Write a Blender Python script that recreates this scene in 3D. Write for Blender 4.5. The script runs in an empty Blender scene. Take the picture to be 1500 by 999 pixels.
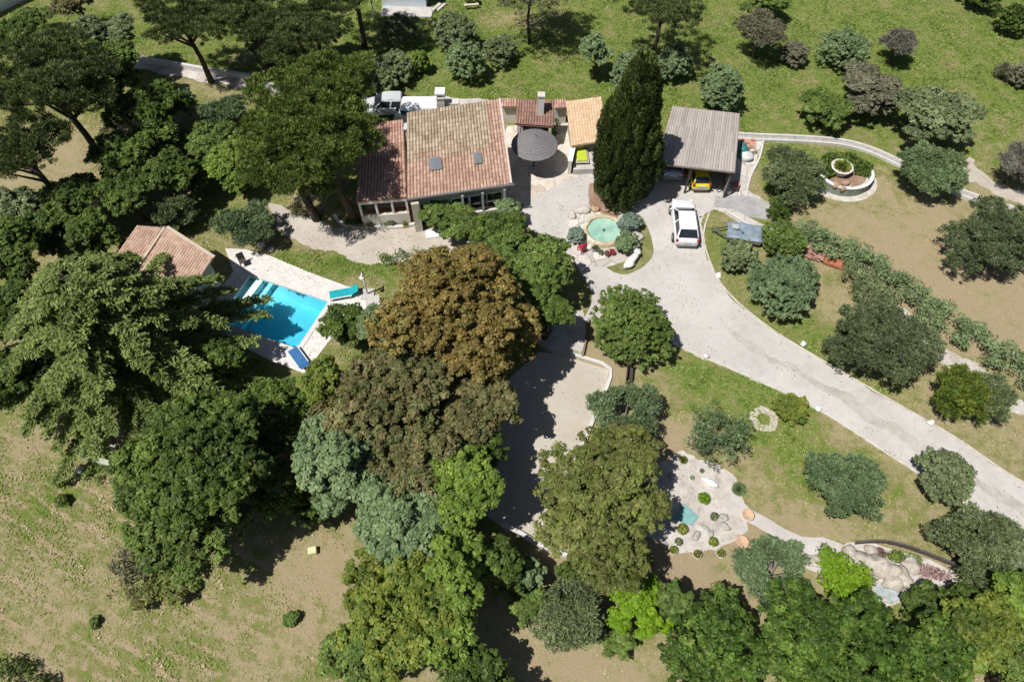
import bpy, math, random
import numpy as np
from mathutils import Vector, Matrix

S = bpy.context.scene
# ---------------------------------------------------------------- camera
CAM_H = 35.0; DEP = math.radians(57.4); FOC = 1000.0      # focal length in pixels of the 1500 px wide photograph
cd = bpy.data.cameras.new("camera"); cam = bpy.data.objects.new("camera", cd)
S.collection.objects.link(cam); S.camera = cam
cam.location = (0, 0, CAM_H); cam.rotation_euler = (math.pi / 2 - DEP, 0, 0)
cd.sensor_width = 36; cd.lens = 24.0; cd.clip_start = 0.5; cd.clip_end = 4000
# ---------------------------------------------------------------- sky and sun
SUN_EL, SUN_AZ = math.radians(63.0), math.radians(237.0)
w = bpy.data.worlds.new("World"); S.world = w; w.use_nodes = True
nt = w.node_tree; sky = nt.nodes.new("ShaderNodeTexSky"); sky.sky_type = 'NISHITA'; sky.sun_disc = False
sky.sun_elevation = SUN_EL; sky.sun_rotation = SUN_AZ
nt.links.new(sky.outputs[0], nt.nodes["Background"].inputs[0]); nt.nodes["Background"].inputs[1].default_value = 0.05
sd = bpy.data.lights.new("sun", 'SUN'); sd.energy = 5.0; sd.angle = math.radians(0.5); sd.color = (1, 0.965, 0.91)
sun = bpy.data.objects.new("sun", sd); S.collection.objects.link(sun)
sun.rotation_euler = Vector((math.sin(SUN_AZ) * -math.cos(SUN_EL), math.cos(SUN_AZ) * -math.cos(SUN_EL), -math.sin(SUN_EL))).to_track_quat('-Z', 'Y').to_euler()
sun.location = (0, 0, 60)
vs = S.view_settings; vs.view_transform = 'Standard'; vs.look = 'None'; vs.exposure = 0.0; vs.gamma = 1.0; vs.use_curve_mapping = False
S.cycles.use_denoising = True; S.cycles.max_bounces = 6; S.cycles.transparent_max_bounces = 12
S.cycles.sample_clamp_indirect = 6.0

# ---------------------------------------------------------------- helpers
_c, _s = math.cos(DEP), math.sin(DEP)
def P(px, py, z=0.0):
    """world point at height z under the picture point (px, py)"""
    u = (px - 750) / FOC; v = (499.5 - py) / FOC
    t = (z - CAM_H) / (-_s + v * _c)
    return Vector((u * t, (_c + v * _s) * t, z))
def depth_at(p): return p.y * _c + (CAM_H - p.z) * _s

def thing(name, label, cat, loc=(0, 0, 0), rz=0.0, group=None):
    o = bpy.data.objects.new(name, None); S.collection.objects.link(o); o.empty_display_size = 0.3
    o.location = loc; o.rotation_euler = (0, 0, rz); o["label"] = label; o["category"] = cat
    if group: o["group"] = group
    return o
def tag(o, label, cat, group=None):
    o["label"] = label; o["category"] = cat
    if group: o["group"] = group
    return o
def struct(o): o["kind"] = "structure"; return o

class MB:
    """collects shapes, then links them as one mesh object"""
    def __init__(s): s.v = []; s.f = []; s.uv = {}
    def add(s, vs, fs):
        n = len(s.v); s.v += [tuple(v) for v in vs]; s.f += [tuple(i + n for i in f) for f in fs]; return s
    def box(s, c, d, rz=0.0, rot=None):
        M = rot if rot is not None else Matrix.Rotation(rz, 3, 'Z')
        vs = []
        for x in (-.5, .5):
            for y in (-.5, .5):
                for z in (-.5, .5): vs.append(Vector(c) + M @ Vector((x * d[0], y * d[1], z * d[2])))
        return s.add(vs, [(0, 1, 3, 2), (4, 6, 7, 5), (0, 4, 5, 1), (2, 3, 7, 6), (0, 2, 6, 4), (1, 5, 7, 3)])
    def hexa(s, lo, hi):
        """solid between two quads given in the same order"""
        return s.add(list(lo) + list(hi), [(3, 2, 1, 0), (4, 5, 6, 7)] + [(i, (i + 1) % 4, (i + 1) % 4 + 4, i + 4) for i in range(4)])
    def beam(s, a, b, w, h):
        a = Vector(a); b = Vector(b); d = b - a; L = d.length
        q = d.to_track_quat('X', 'Z').to_matrix()
        return s.box((a + b) / 2, (L, w, h), rot=q)
    def tube(s, pts, rad, n=8, cap=True):
        pts = [Vector(p) for p in pts]; base = len(s.v); ref = Vector((0.3, 0.9, 0.31))
        for i, p in enumerate(pts):
            d = (pts[min(i + 1, len(pts) - 1)] - pts[max(i - 1, 0)]).normalized()
            a = d.cross(ref)
            if a.length < 1e-3: a = d.cross(Vector((1, 0, 0)))
            a.normalize(); b = d.cross(a); r = rad[i] if hasattr(rad, '__len__') else rad
            for k in range(n):
                t = 2 * math.pi * k / n; s.v.append(tuple(p + a * (r * math.cos(t)) + b * (r * math.sin(t))))
        for i in range(len(pts) - 1):
            for k in range(n):
                s.f.append((base + i * n + k, base + i * n + (k + 1) % n, base + (i + 1) * n + (k + 1) % n, base + (i + 1) * n + k))
        if cap:
            s.f.append(tuple(base + k for k in range(n))[::-1]); m = base + (len(pts) - 1) * n; s.f.append(tuple(m + k for k in range(n)))
        return s
    def lathe(s, c, prof, n=24, sx=1.0, sy=1.0, a0=0.0, a1=2 * math.pi, wob=None):
        """profile of (r, z) turned about the vertical through c"""
        c = Vector(c); base = len(s.v); full = abs(a1 - a0 - 2 * math.pi) < 1e-6; m = n if full else n + 1
        for r, z in prof:
            for k in range(m):
                t = a0 + (a1 - a0) * k / n; q = 1.0 if wob is None else wob(t, z)
                s.v.append((c.x + r * q * sx * math.cos(t), c.y + r * q * sy * math.sin(t), c.z + z))
        for i in range(len(prof) - 1):
            for k in range(n):
                k2 = (k + 1) % m
                s.f.append((base + i * m + k, base + i * m + k2, base + (i + 1) * m + k2, base + (i + 1) * m + k))
        return s
    def rock(s, c, r, rng, flat=0.7, n=8):
        c = Vector(c); base = len(s.v); rows = max(4, n // 2 + 1)
        ph = [rng.uniform(0, 6.3) for _ in range(6)]
        for i in range(rows + 1):
            th = math.pi * i / rows
            for k in range(n):
                t = 2 * math.pi * k / n
                d = Vector((math.sin(th) * math.cos(t), math.sin(th) * math.sin(t), math.cos(th)))
                q = 1 + .18 * math.sin(3 * d.x + ph[0]) + .15 * math.sin(4 * d.y + ph[1]) + .12 * math.sin(5 * d.z + ph[2] + 2 * d.x)
                rr = r if hasattr(r, '__len__') else (r, r, r * flat)
                s.v.append((c.x + d.x * q * rr[0], c.y + d.y * q * rr[1], c.z + d.z * q * rr[2]))
        for i in range(rows):
            for k in range(n):
                s.f.append((base + i * n + k, base + (i + 1) * n + k, base + (i + 1) * n + (k + 1) % n, base + i * n + (k + 1) % n))
        return s
    def build(s, name, mat, parent=None, smooth=False, world=False, bevel=0.0):
        me = bpy.data.meshes.new(name)
        off = Vector((0, 0, 0))
        if parent is not None and world:
            p = parent
            while p is not None: off += p.location; p = p.parent
        me.from_pydata([(v[0] - off.x, v[1] - off.y, v[2] - off.z) for v in s.v], [], s.f); me.validate()
        if smooth:
            for p in me.polygons: p.use_smooth = True
        o = bpy.data.objects.new(name, me); S.collection.objects.link(o); me.materials.append(mat)
        if parent is not None: o.parent = parent
        if bevel:
            b = o.modifiers.new("bevel", 'BEVEL'); b.width = bevel; b.segments = 2; b.limit_method = 'ANGLE'
        return o

# ---------------------------------------------------------------- materials
def N(nt, t, **kw):
    n = nt.nodes.new(t)
    for k, v in kw.items(): setattr(n, k, v)
    return n
def ramp(nt, src, stops):
    r = N(nt, "ShaderNodeValToRGB"); e = r.color_ramp.elements
    while len(e) < len(stops): e.new(0.5)
    for i, (p, c) in enumerate(stops): e[i].position = p; e[i].color = (*c, 1)
    nt.links.new(src, r.inputs[0]); return r.outputs[0]
def noise(nt, vec, scale, detail=4, rough=0.6, dist=0.0):
    n = N(nt, "ShaderNodeTexNoise"); n.inputs["Scale"].default_value = scale; n.inputs["Detail"].default_value = detail
    n.inputs["Roughness"].default_value = rough; n.inputs["Distortion"].default_value = dist
    if vec is not None: nt.links.new(vec, n.inputs["Vector"])
    return n.outputs[0]
def mathn(nt, op, a, b=None, clamp=False):
    n = N(nt, "ShaderNodeMath", operation=op, use_clamp=clamp)
    for i, x in enumerate((a, b)):
        if x is None: continue
        if isinstance(x, (int, float)): n.inputs[i].default_value = x
        else: nt.links.new(x, n.inputs[i])
    return n.outputs[0]
def mix(nt, fac, a, b, mode='MIX'):
    n = N(nt, "ShaderNodeMix", data_type='RGBA', blend_type=mode)
    for sock, x in ((n.inputs[0], fac), (n.inputs[6], a), (n.inputs[7], b)):
        if isinstance(x, (int, float)): sock.default_value = x
        elif isinstance(x, tuple): sock.default_value = (*x, 1)
        else: nt.links.new(x, sock)
    return n.outputs[2]
def newmat(name):
    m = bpy.data.materials.new(name); m.use_nodes = True; nt = m.node_tree
    return m, nt, nt.nodes["Principled BSDF"]
def bump(nt, bs, h, strength=0.4, dist=0.02):
    b = N(nt, "ShaderNodeBump"); b.inputs["Strength"].default_value = strength; b.inputs["Distance"].default_value = dist
    nt.links.new(h, b.inputs["Height"]); nt.links.new(b.outputs[0], bs.inputs["Normal"])
_mc = {}
def mottled(name, c1, c2, scale=3.0, rough=0.85, bs_=0.3, c3=None, fine=30.0, metallic=0.0, spec=0.3):
    """mottled solid: two or three tones mixed by coarse and fine noise"""
    if name in _mc: return _mc[name]
    m, nt, bs = newmat(name); tc = N(nt, "ShaderNodeTexCoord").outputs["Object"]
    a = noise(nt, tc, scale, 6, 0.65); b = noise(nt, tc, fine, 3, 0.7)
    f = mathn(nt, 'ADD', mathn(nt, 'MULTIPLY', a, 0.65), mathn(nt, 'MULTIPLY', b, 0.35))
    st = [(0.36, c1), (0.64, c2)] if c3 is None else [(0.34, c1), (0.5, c2), (0.66, c3)]
    nt.links.new(ramp(nt, f, st), bs.inputs["Base Color"])
    bs.inputs["Roughness"].default_value = rough; bs.inputs["Metallic"].default_value = metallic
    bs.inputs["Specular IOR Level"].default_value = spec
    if bs_: bump(nt, bs, b, bs_, 0.02)
    _mc[name] = m; return m
def leafmat(name, dark, mid, light, transl=0.3, scale=0.6, alt=None, amt=.55):
    """leaf colour varies clump by clump (attribute) and over the crown (noise)"""
    if name in _mc: return _mc[name]
    m, nt, bs = newmat(name)
    at = N(nt, "ShaderNodeAttribute", attribute_name="tint").outputs["Fac"]
    tc = N(nt, "ShaderNodeTexCoord").outputs["Object"]; nz = noise(nt, tc, scale, 3, 0.6)
    f = mathn(nt, 'ADD', mathn(nt, 'MULTIPLY', at, 0.7), mathn(nt, 'MULTIPLY', mathn(nt, 'SUBTRACT', nz, 0.2), 0.5))
    col = ramp(nt, f, [(0.12, dark), (0.5, mid), (0.88, light)])
    if alt:
        n2 = noise(nt, tc, 1.5, 4, .7)
        k = mathn(nt, 'MULTIPLY', mathn(nt, 'MULTIPLY', mathn(nt, 'SUBTRACT', n2, .47), 9.0, True), amt)
        col = mix(nt, k, col, ramp(nt, f, [(0.12, tuple(x * .4 for x in alt)), (0.5, alt), (0.88, tuple(x * 1.9 for x in alt))]))
    nt.links.new(col, bs.inputs["Base Color"]); bs.inputs["Roughness"].default_value = 0.55
    bs.inputs["Specular IOR Level"].default_value = 0.25
    tr = N(nt, "ShaderNodeBsdfTranslucent")
    nt.links.new(mix(nt, 1.0, col, (0.95, 1.0, 0.6), 'MULTIPLY'), tr.inputs["Color"])
    ms = N(nt, "ShaderNodeMixShader"); ms.inputs[0].default_value = transl * .65
    nt.links.new(bs.outputs[0], ms.inputs[1]); nt.links.new(tr.outputs[0], ms.inputs[2])
    nt.links.new(ms.outputs[0], nt.nodes["Material Output"].inputs["Surface"])
    _mc[name] = m; return m
def plain(name, c, rough=0.5, metallic=0.0, spec=0.5, var=0.12):
    return mottled(name, tuple(x * (1 - var) for x in c), tuple(min(1, x * (1 + var)) for x in c), 2.0, rough, 0.0, None, 20.0, metallic, spec)

BARK = mottled("bark", (.045, .034, .026), (.13, .1, .078), 4, .9, .8)
BARK_PALE = mottled("bark_pale", (.14, .12, .1), (.3, .27, .23), 4, .9, .6)
WALL = mottled("render_wall", (.52, .49, .43), (.68, .65, .58), 1.2, .9, .2, fine=14)
CREAM = mottled("render_cream", (.46, .42, .34), (.6, .56, .46), 1.2, .9, .2, fine=14)
WHITE = mottled("white_paint", (.68, .68, .66), (.8, .8, .79), 1.5, .6, .05)
STONE = mottled("pale_stone", (.38, .34, .29), (.56, .52, .46), 2.5, .9, .6, (.68, .65, .6), 12)
CONCRETE = mottled("concrete", (.36, .345, .325), (.5, .48, .455), 1.5, .9, .3, (.58, .56, .53), 18)
TERRA = mottled("terracotta", (.3, .12, .07), (.46, .22, .13), 5, .85, .3)
DARKGLASS = plain("dark_glass", (.02, .025, .03), .08, 0, .8)
BLACKRUB = plain("black_rubber", (.02, .02, .02), .8)
METAL = plain("grey_metal", (.35, .36, .37), .4, .8)
DARKVOID = plain("dark_interior", (.03, .028, .026), .9)

# ---------------------------------------------------------------- foliage
def unit(a): return a / np.maximum(np.linalg.norm(a, axis=1, keepdims=True), 1e-9)
def leaf_mesh(name, Pt, Nn, A, B, tint, mat, parent, U=None):
    """rhombus leaves: centres Pt, normals Nn, half length A along U, half width B"""
    n = len(Pt)
    if U is None:
        U = unit(np.cross(Nn, unit(np.random.default_rng(5).normal(size=(n, 3)))))
    else:
        U = unit(U); 
    V = unit(np.cross(Nn, U))
    co = np.empty((n, 4, 3), np.float32)
    co[:, 0] = Pt - U * A[:, None]; co[:, 1] = Pt - V * B[:, None] + U * (A * .15)[:, None]
    co[:, 2] = Pt + U * A[:, None]; co[:, 3] = Pt + V * B[:, None] + U * (A * .15)[:, None]
    me = bpy.data.meshes.new(name); me.vertices.add(n * 4); me.vertices.foreach_set("co", co.ravel())
    me.loops.add(n * 4); me.loops.foreach_set("vertex_index", np.arange(n * 4, dtype=np.int32))
    me.polygons.add(n); me.polygons.foreach_set("loop_start", np.arange(0, n * 4, 4, dtype=np.int32))
    me.update(calc_edges=True)
    at = me.attributes.new("tint", 'FLOAT', 'FACE'); at.data.foreach_set("value", tint.astype(np.float32))
    me.materials.append(mat)
    o = bpy.data.objects.new(name, me); S.collection.objects.link(o)
    if parent is not None: o.parent = parent
    return o
def sph(rng, n): return unit(rng.normal(size=(n, 3)))

def crown_lobes(rng, R, zc, nl, lr, lo=-0.35, shell=(.6, .92), up=0.2):
    """lobe centres on an uneven ellipsoid"""
    d = sph(rng, nl * 4); d[:, 2] += up * rng.random(len(d)); d = unit(d); d = d[d[:, 2] > lo]
    # spread: greedy keep
    keep = []
    for v in d:
        if all(np.dot(v, k) < 1 - 0.9 / nl for k in keep[-400:]): keep.append(v)
        if len(keep) >= nl: break
    d = np.array(keep); ph = rng.random(6) * 6.3
    q = 1 + .13 * np.sin(2 * d[:, 0] + 3 * d[:, 1] + ph[0]) + .11 * np.sin(4 * d[:, 1] - 2 * d[:, 2] + ph[1]) + .07 * np.sin(6 * d[:, 0] + ph[2])
    s = rng.uniform(shell[0], shell[1], len(d)) * q
    C = d * s[:, None] * np.array(R) + np.array([0, 0, zc])
    r = lr * rng.uniform(.7, 1.35, len(d))
    return C, r, d

def make_crown(kind, rng, R, zc, mat, parent, dens=1.0, hole=0.0):
    """a crown of many small leaf clumps carried on boughs, with dark gaps between clumps"""
    Rm = (R[0] + R[1]) / 2
    # clump radius, leaf half length, half width, leaves per clump, coverage by clumps, vertical squash of a clump, normal randomness
    lr, A, B, lpc, cov, sq, nr = dict(
        broad=(.23, .085, .055, 46, 1.25, .75, .7), big=(.24, .085, .05, 46, 1.2, .7, .75), olive=(.21, .095, .028, 52, 1.35, .9, 1.0),
        shrub=(.17, .07, .04, 40, 1.8, .9, .8), pine=(.30, .13, .024, 70, 1.15, .5, 1.0), bare=(.22, .08, .026, 30, 1.1, .9, 1.2),
        wispy=(.26, .12, .028, 26, .8, .9, 1.3))[kind]
    if Rm < 1.0: lr *= .8
    cov *= dens; ext = 1.0
    surf = 2 * math.pi * R[0] * R[1] + 2.2 * math.pi * Rm * R[2]
    nl = int(min(2600, max(14, cov * surf / (math.pi * lr * lr))))
    if Rm > 1.15 and kind not in ('wispy', 'shrub'):
        ns = int(min(30, 5 + Rm * 3.2)) if kind != 'bare' else 7
        ga = np.arange(ns) * 2.39996 + rng.uniform(0, 6.3); q = np.sqrt((np.arange(ns) + .5) / ns)
        zz = np.sqrt(np.clip(1 - (q * .8) ** 2, 0, 1)) * rng.uniform(.3, .75, ns) if kind != 'pine' else rng.uniform(.0, .5, ns)
        SC = np.stack([np.cos(ga) * q * .73, np.sin(ga) * q * .73, zz - .1], -1) + rng.normal(size=(ns, 3)) * .06
        low = rng.random(ns) < .3; SC[low, 2] -= .45
        SR = rng.uniform(.7, 1.2, ns) * (1.0 / math.sqrt(ns) + .09)
        w_ = SR ** 2 / (SR ** 2).sum(); C, d, bt = [], [], []
        for c_, sr, ww in zip(SC, SR, w_):
            k = max(6, int(nl * 1.5 * ww)); dd_ = sph(rng, k); dd_[:, 2] = np.where(dd_[:, 2] < -.25, -dd_[:, 2], dd_[:, 2])
            dep = np.where(rng.random(k) < .38, rng.uniform(.45, .78, k), rng.uniform(.84, 1.14, k))
            c3 = c_ + dd_ * (sr * dep)[:, None] * np.array([1, 1, .62 if kind == 'pine' else .95])
            ok = np.ones(k, bool)
            for c2, s2 in zip(SC, SR):
                if c2 is not c_: ok &= np.linalg.norm(c3 - c2, axis=1) > s2 * .5
            C.append(c3[ok]); d.append(dd_[ok]); bt.append(np.full(ok.sum(), rng.random()))
        C, d, bt = np.concatenate(C), np.concatenate(d), np.concatenate(bt)
        C = C * np.array(R) + np.array([0, 0, zc]); C[:, 2] = np.clip(C[:, 2], max(.15, zc - R[2] * 1.0), zc + R[2] * 1.12)
    else:
        d = sph(rng, nl); d[:, 2] = np.where(d[:, 2] < (-.15 if kind == 'pine' else -.45), -d[:, 2], d[:, 2]); ph = rng.random(6) * 6.3
        q = 1 + .10 * np.sin(2.5 * d[:, 0] + 2 * d[:, 1] + ph[0]) + .09 * np.sin(5 * d[:, 1] - 3 * d[:, 2] + ph[1]) + .06 * np.sin(8 * d[:, 0] + 6 * d[:, 1] + ph[4])
        dep = np.where(rng.random(nl) < .3, rng.uniform(.5, .8, nl), rng.uniform(.78, 1.08, nl)) if kind == 'shrub' else rng.uniform(.35, 1.0, nl)
        C = d * (dep * q)[:, None] * np.array(R) + np.array([0, 0, zc]); bt = .5 + .5 * np.sin(C[:, 0] * 2.1 + ph[2]) * np.sin(C[:, 1] * 2.3 + ph[3])
    if hole > 0:
        k = ~((np.hypot(C[:, 0], C[:, 1]) < hole * Rm * (.8 + .4 * rng.random(len(C)))) & (C[:, 2] > zc - .75 * R[2])); C, d, bt = C[k], d[k], bt[k]
    r = lr * rng.uniform(.6, 1.3, len(C))
    n_each = np.maximum(6, lpc * (r / lr) ** 2 * rng.uniform(.6, 1.15, len(C))).astype(int)
    idx = np.repeat(np.arange(len(C)), n_each); n = len(idx)
    dd = sph(rng, n); flip = dd[:, 2] < -.25; dd[flip] *= -1
    Pt = C[idx] + dd * (r[idx] * rng.uniform(.45, 1.1, n))[:, None] * np.array([1, 1, sq])
    Nn = unit(dd * .8 + nr * sph(rng, n) * .7 + np.array([0, 0, .45]))
    tl = rng.random(len(C))
    tint = np.clip(bt[idx] * .3 + tl[idx] * .34 + rng.random(n) * .36, 0, 1); s = rng.uniform(.65, 1.4, n); U = None
    if kind == 'pine':
        U = unit(dd * .9 + sph(rng, n) * .6 + np.array([0, 0, .5])); Nn = unit(np.cross(U, sph(rng, n)))
    if kind in ('olive', 'wispy', 'bare'):
        U = unit(dd * .8 + sph(rng, n) * .7 + np.array([0, 0, .2])); Nn = unit(np.cross(U, sph(rng, n)) + np.array([0, 0, .01])); Nn[Nn[:, 2] < 0] *= -1
    k = Pt[:, 2] > 0.04; Pt, Nn, s, tint = Pt[k], Nn[k], s[k], tint[k]
    if U is not None: U = U[k]
    leaf_mesh("crown", Pt, Nn, A * s, B * s, tint, mat, parent, U)
    return C

def make_trunk(rng, C, h0, r0, mat, parent, lean=(0, 0), nb=7, base=(0, 0)):
    mb = MB(); top = Vector((lean[0], lean[1], h0)); b = Vector((base[0], base[1], 0))
    mid = b.lerp(top, .5) + Vector((rng.uniform(-.12, .12), rng.uniform(-.12, .12), 0)) * h0 * .5
    mb.tube([b - Vector((0, 0, .1)), b.lerp(mid, .5), mid, top], [r0 * 1.35, r0, r0 * .85, r0 * .7], 8)
    if len(C):
        for i in rng.choice(len(C), min(nb, len(C)), replace=False):
            e = Vector(C[i]); st = b.lerp(top, rng.uniform(.7, 1.0)) if h0 > .3 else top
            m = st.lerp(e, .5) + Vector((rng.uniform(-.1, .1), rng.uniform(-.1, .1), rng.uniform(-.05, .15))) * (e - st).length
            mb.tube([st, st.lerp(m, .5), m, e], [r0 * .55, r0 * .42, r0 * .3, r0 * .1], 6, False)
    return mb.build("trunk", mat, parent, True)

LM = {
 'olive': leafmat("leaf_olive", (.07, .09, .042), (.165, .215, .088), (.33, .4, .19), .2, .6, (.15, .17, .09), .7),
 'oliveblue': leafmat("leaf_olive_blue", (.065, .1, .05), (.14, .212, .095), (.29, .385, .2), .2, .6, (.15, .2, .09), .7),
 'olivedark': leafmat("leaf_olive_dark", (.055, .066, .036), (.12, .155, .07), (.26, .31, .155), .2, .6, (.1, .14, .06), .7),
 'greygreen': leafmat("leaf_greygreen", (.07, .11, .05), (.18, .255, .11), (.33, .42, .21), .25),
 'green': leafmat("leaf_green", (.035, .065, .014), (.115, .185, .038), (.25, .36, .09), .3, .6, (.15, .18, .04), .6),
 'laurel': leafmat("leaf_laurel", (.014, .03, .006), (.05, .092, .014), (.27, .36, .066), .28, .6, (.08, .16, .02), .7),
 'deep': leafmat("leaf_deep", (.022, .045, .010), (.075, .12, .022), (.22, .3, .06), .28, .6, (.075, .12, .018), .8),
 'lime': leafmat("leaf_lime", (.06, .105, .014), (.165, .25, .036), (.36, .47, .085), .35, .6, (.11, .18, .035), .7),
 'lime2': leafmat("leaf_bright", (.09, .17, .01), (.17, .3, .014), (.29, .45, .03), .35),
 'yellowg': leafmat("leaf_yellowgreen", (.075, .1, .014), (.185, .225, .035), (.4, .43, .085), .35, .6, (.1, .17, .03), .8),
 'copper': leafmat("leaf_copper", (.08, .055, .012), (.23, .165, .045), (.45, .34, .11), .25, .6, (.15, .15, .04), .6),
 'brown': leafmat("leaf_brownolive", (.06, .06, .022), (.16, .14, .055), (.32, .28, .12), .25, .45, (.11, .14, .045), .8),
 'mixed': leafmat("leaf_mixed", (.055, .065, .018), (.145, .175, .04), (.31, .36, .095), .28, .5, (.15, .13, .045), .5),
 'pine': leafmat("needle_pine", (.035, .06, .012), (.125, .18, .036), (.3, .38, .09), .2, .4),
 'pinedark': leafmat("needle_dark", (.025, .035, .014), (.085, .115, .036), (.22, .26, .09), .2, .4),
 'cedar': leafmat("needle_cedar", (.065, .095, .02), (.155, .21, .055), (.36, .425, .13), .25, .35),
 'cypress': leafmat("needle_cypress", (.035, .052, .014), (.1, .14, .034), (.24, .3, .085), .15, .5),
 'grey': leafmat("twig_grey", (.09, .08, .065), (.2, .185, .15), (.34, .32, .27), .15),
 'greybrown': leafmat("leaf_greybrown", (.07, .075, .04), (.18, .175, .11), (.33, .31, .21), .2),
 'bluegrey': leafmat("leaf_bluegrey", (.07, .11, .08), (.17, .24, .18), (.32, .4, .31), .2),
}
_ts = [100]
def tree(kind, col, px, py, rpx, h, label, cat="tree", name=None, group=None, ry=1.0, zlo=None, dens=1.0, hole=0.0,
         bark=None, tr=None, lean=None, nb=7, top=None, tbase=None):
    """a plant whose crown is seen around (px, py) with half width rpx pixels in the photograph"""
    _ts[0] += 1; rng = np.random.default_rng(_ts[0])
    zlo = (.22 * h if kind in ('broad', 'big') else .55 * h if kind == 'pine' else 0.02 * h if kind == 'shrub' else .12 * h) if zlo is None else zlo
    zc = (zlo + h) / 2; p = P(px, py, zc); R = rpx * depth_at(p) / FOC * (1.08 if kind == 'pine' else .9 if kind == 'shrub' else .98)
    name = name or {"tree": "tree", "shrub": "shrub", "bush": "bush", "olive tree": "olive_tree", "pine tree": "pine_tree"}.get(cat, "tree")
    t = thing(name, label, cat, (p.x, p.y, 0), 0, group)
    if kind == 'shrub' and cat != 'hedge': ry *= rng.uniform(.82, 1.12)
    C = make_crown(kind, rng, (R, R * ry, (h - zlo) / 2), zc, LM[col], t, dens, hole)
    if lean is None: lean = (rng.uniform(-.1, .1) * h, rng.uniform(-.1, .1) * h)
    make_trunk(rng, C, max(.15, zc - (h - zlo) * .25), tr or (.025 * h + .03), bark or BARK, t, lean, nb, tbase or (0, 0))
    return t

# ---------------------------------------------------------------- ground
def geo(a, b, n): return a + (b - a) * (np.linspace(0, 1, n) ** 3)
xs = np.concatenate([-geo(52, 1500, 14)[::-1], np.linspace(-51.6, 51.6, 300), geo(52, 1500, 14)])
ys = np.concatenate([-geo(6, 1500, 14)[::-1], np.linspace(-5.6, 63.6, 200), geo(64, 2200, 14)])
X, Y = np.meshgrid(xs, ys)
GP = [  # picture point, radii in picture pixels, greenness, bare soil
 (750, 60, 650, 100, .85, 0), (1250, 100, 300, 110, .8, 0), (1350, 120, 160, 60, .9, 0), (640, 60, 120, 50, .9, 0), (850, 190, 100, 16, .6, 0),
 (770, 30, 60, 14, .2, .7), (1420, 250, 60, 20, .3, .3), (1290, 210, 120, 12, .55, 0), (1440, 160, 60, 60, .6, .1),
 (1400, 390, 130, 90, 0, .25), (1480, 450, 80, 60, 0, .3), (1300, 330, 110, 30, .08, .2), (1200, 300, 80, 14, .5, 0), (1300, 280, 40, 22, .25, 0), (1100, 260, 14, 30, .15, 0),
 (1060, 400, 30, 60, .7, 0), (1110, 470, 50, 25, .65, 0), (1180, 500, 50, 25, .8, 0), (1220, 400, 50, 40, .3, .2), (1280, 560, 60, 30, .5, 0), (1380, 510, 40, 20, .05, .3), (1380, 640, 100, 30, .4, 0), (1470, 640, 50, 40, .2, .2),
 (1050, 560, 90, 40, .95, 0), (1120, 600, 60, 30, .8, 0), (1030, 520, 60, 14, .3, .2), (1200, 690, 60, 50, .8, 0), (1270, 640, 50, 20, .4, .1), (1080, 690, 60, 40, .5, 0), (960, 640, 60, 36, .05, .4), (900, 540, 50, 30, 0, .6), (950, 580, 40, 30, .3, .2),
 (1160, 770, 60, 26, .1, .3), (1300, 760, 110, 36, .5, .0), (1000, 850, 110, 40, .05, .6), (900, 830, 110, 36, 0, .8), (1055, 832, 12, 12, .8, 0), (1060, 800, 60, 30, .1, .5),
 (120, 760, 180, 90, .6, .05), (60, 900, 130, 70, .38, .08), (260, 920, 180, 70, .62, .0), (450, 840, 80, 60, .05, .4), (400, 930, 80, 50, .25, .2), (100, 650, 80, 26, .2, .1), (160, 640, 40, 14, 0, .8), (300, 860, 70, 30, .6, 0), (40, 980, 80, 20, .1, .5),
 (760, 940, 50, 60, .1, .4), (900, 980, 80, 30, .1, .3), (790, 870, 50, 40, .6, 0), (700, 960, 60, 40, .1, .2),
 (480, 390, 70, 14, .98, 0), (590, 395, 60, 10, .9, 0), (330, 300, 50, 30, .8, 0), (380, 300, 30, 16, .4, .3), (450, 300, 30, 14, .4, .3), (400, 345, 50, 16, .3, .45),
 (60, 240, 60, 60, .25, .5), (120, 235, 50, 34, .15, .5), (320, 130, 70, 16, .1, .6), (260, 180, 60, 20, .15, .5), (150, 330, 120, 50, .55, .1), (330, 90, 80, 18, .7, 0), (230, 70, 60, 30, .7, 0),
 (930, 300, 30, 20, .2, .9), (640, 620, 200, 160, .7, .05), (100, 560, 100, 60, .6, .1), (400, 560, 70, 80, .75, .0), (260, 230, 90, 60, .7, 0)]  # patches under the woodland set greener, less bare, to darken its shaded floor
wsum = np.full(X.shape, .35); gv = wsum * .5; sv = wsum * .12
for px, py, rx, ry, g_, s_ in GP:
    c = P(px, py); ax = rx * depth_at(c) / FOC; ay = max(.5, abs(P(px, py - ry).y - P(px, py + ry).y) / 2)
    q = np.exp(-(((X - c.x) / ax) ** 2 + ((Y - c.y) / ay) ** 2) * 1.1) * 2.0
    wsum += q; gv += q * g_; sv += q * s_
gv /= wsum; sv /= wsum
me = bpy.data.meshes.new("ground"); ny, nx = X.shape
me.vertices.add(nx * ny); me.vertices.foreach_set("co", np.stack([X, Y, np.zeros_like(X)], -1).astype(np.float32).ravel())
ii = (np.arange(ny - 1)[:, None] * nx + np.arange(nx - 1)[None]).ravel()
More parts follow.
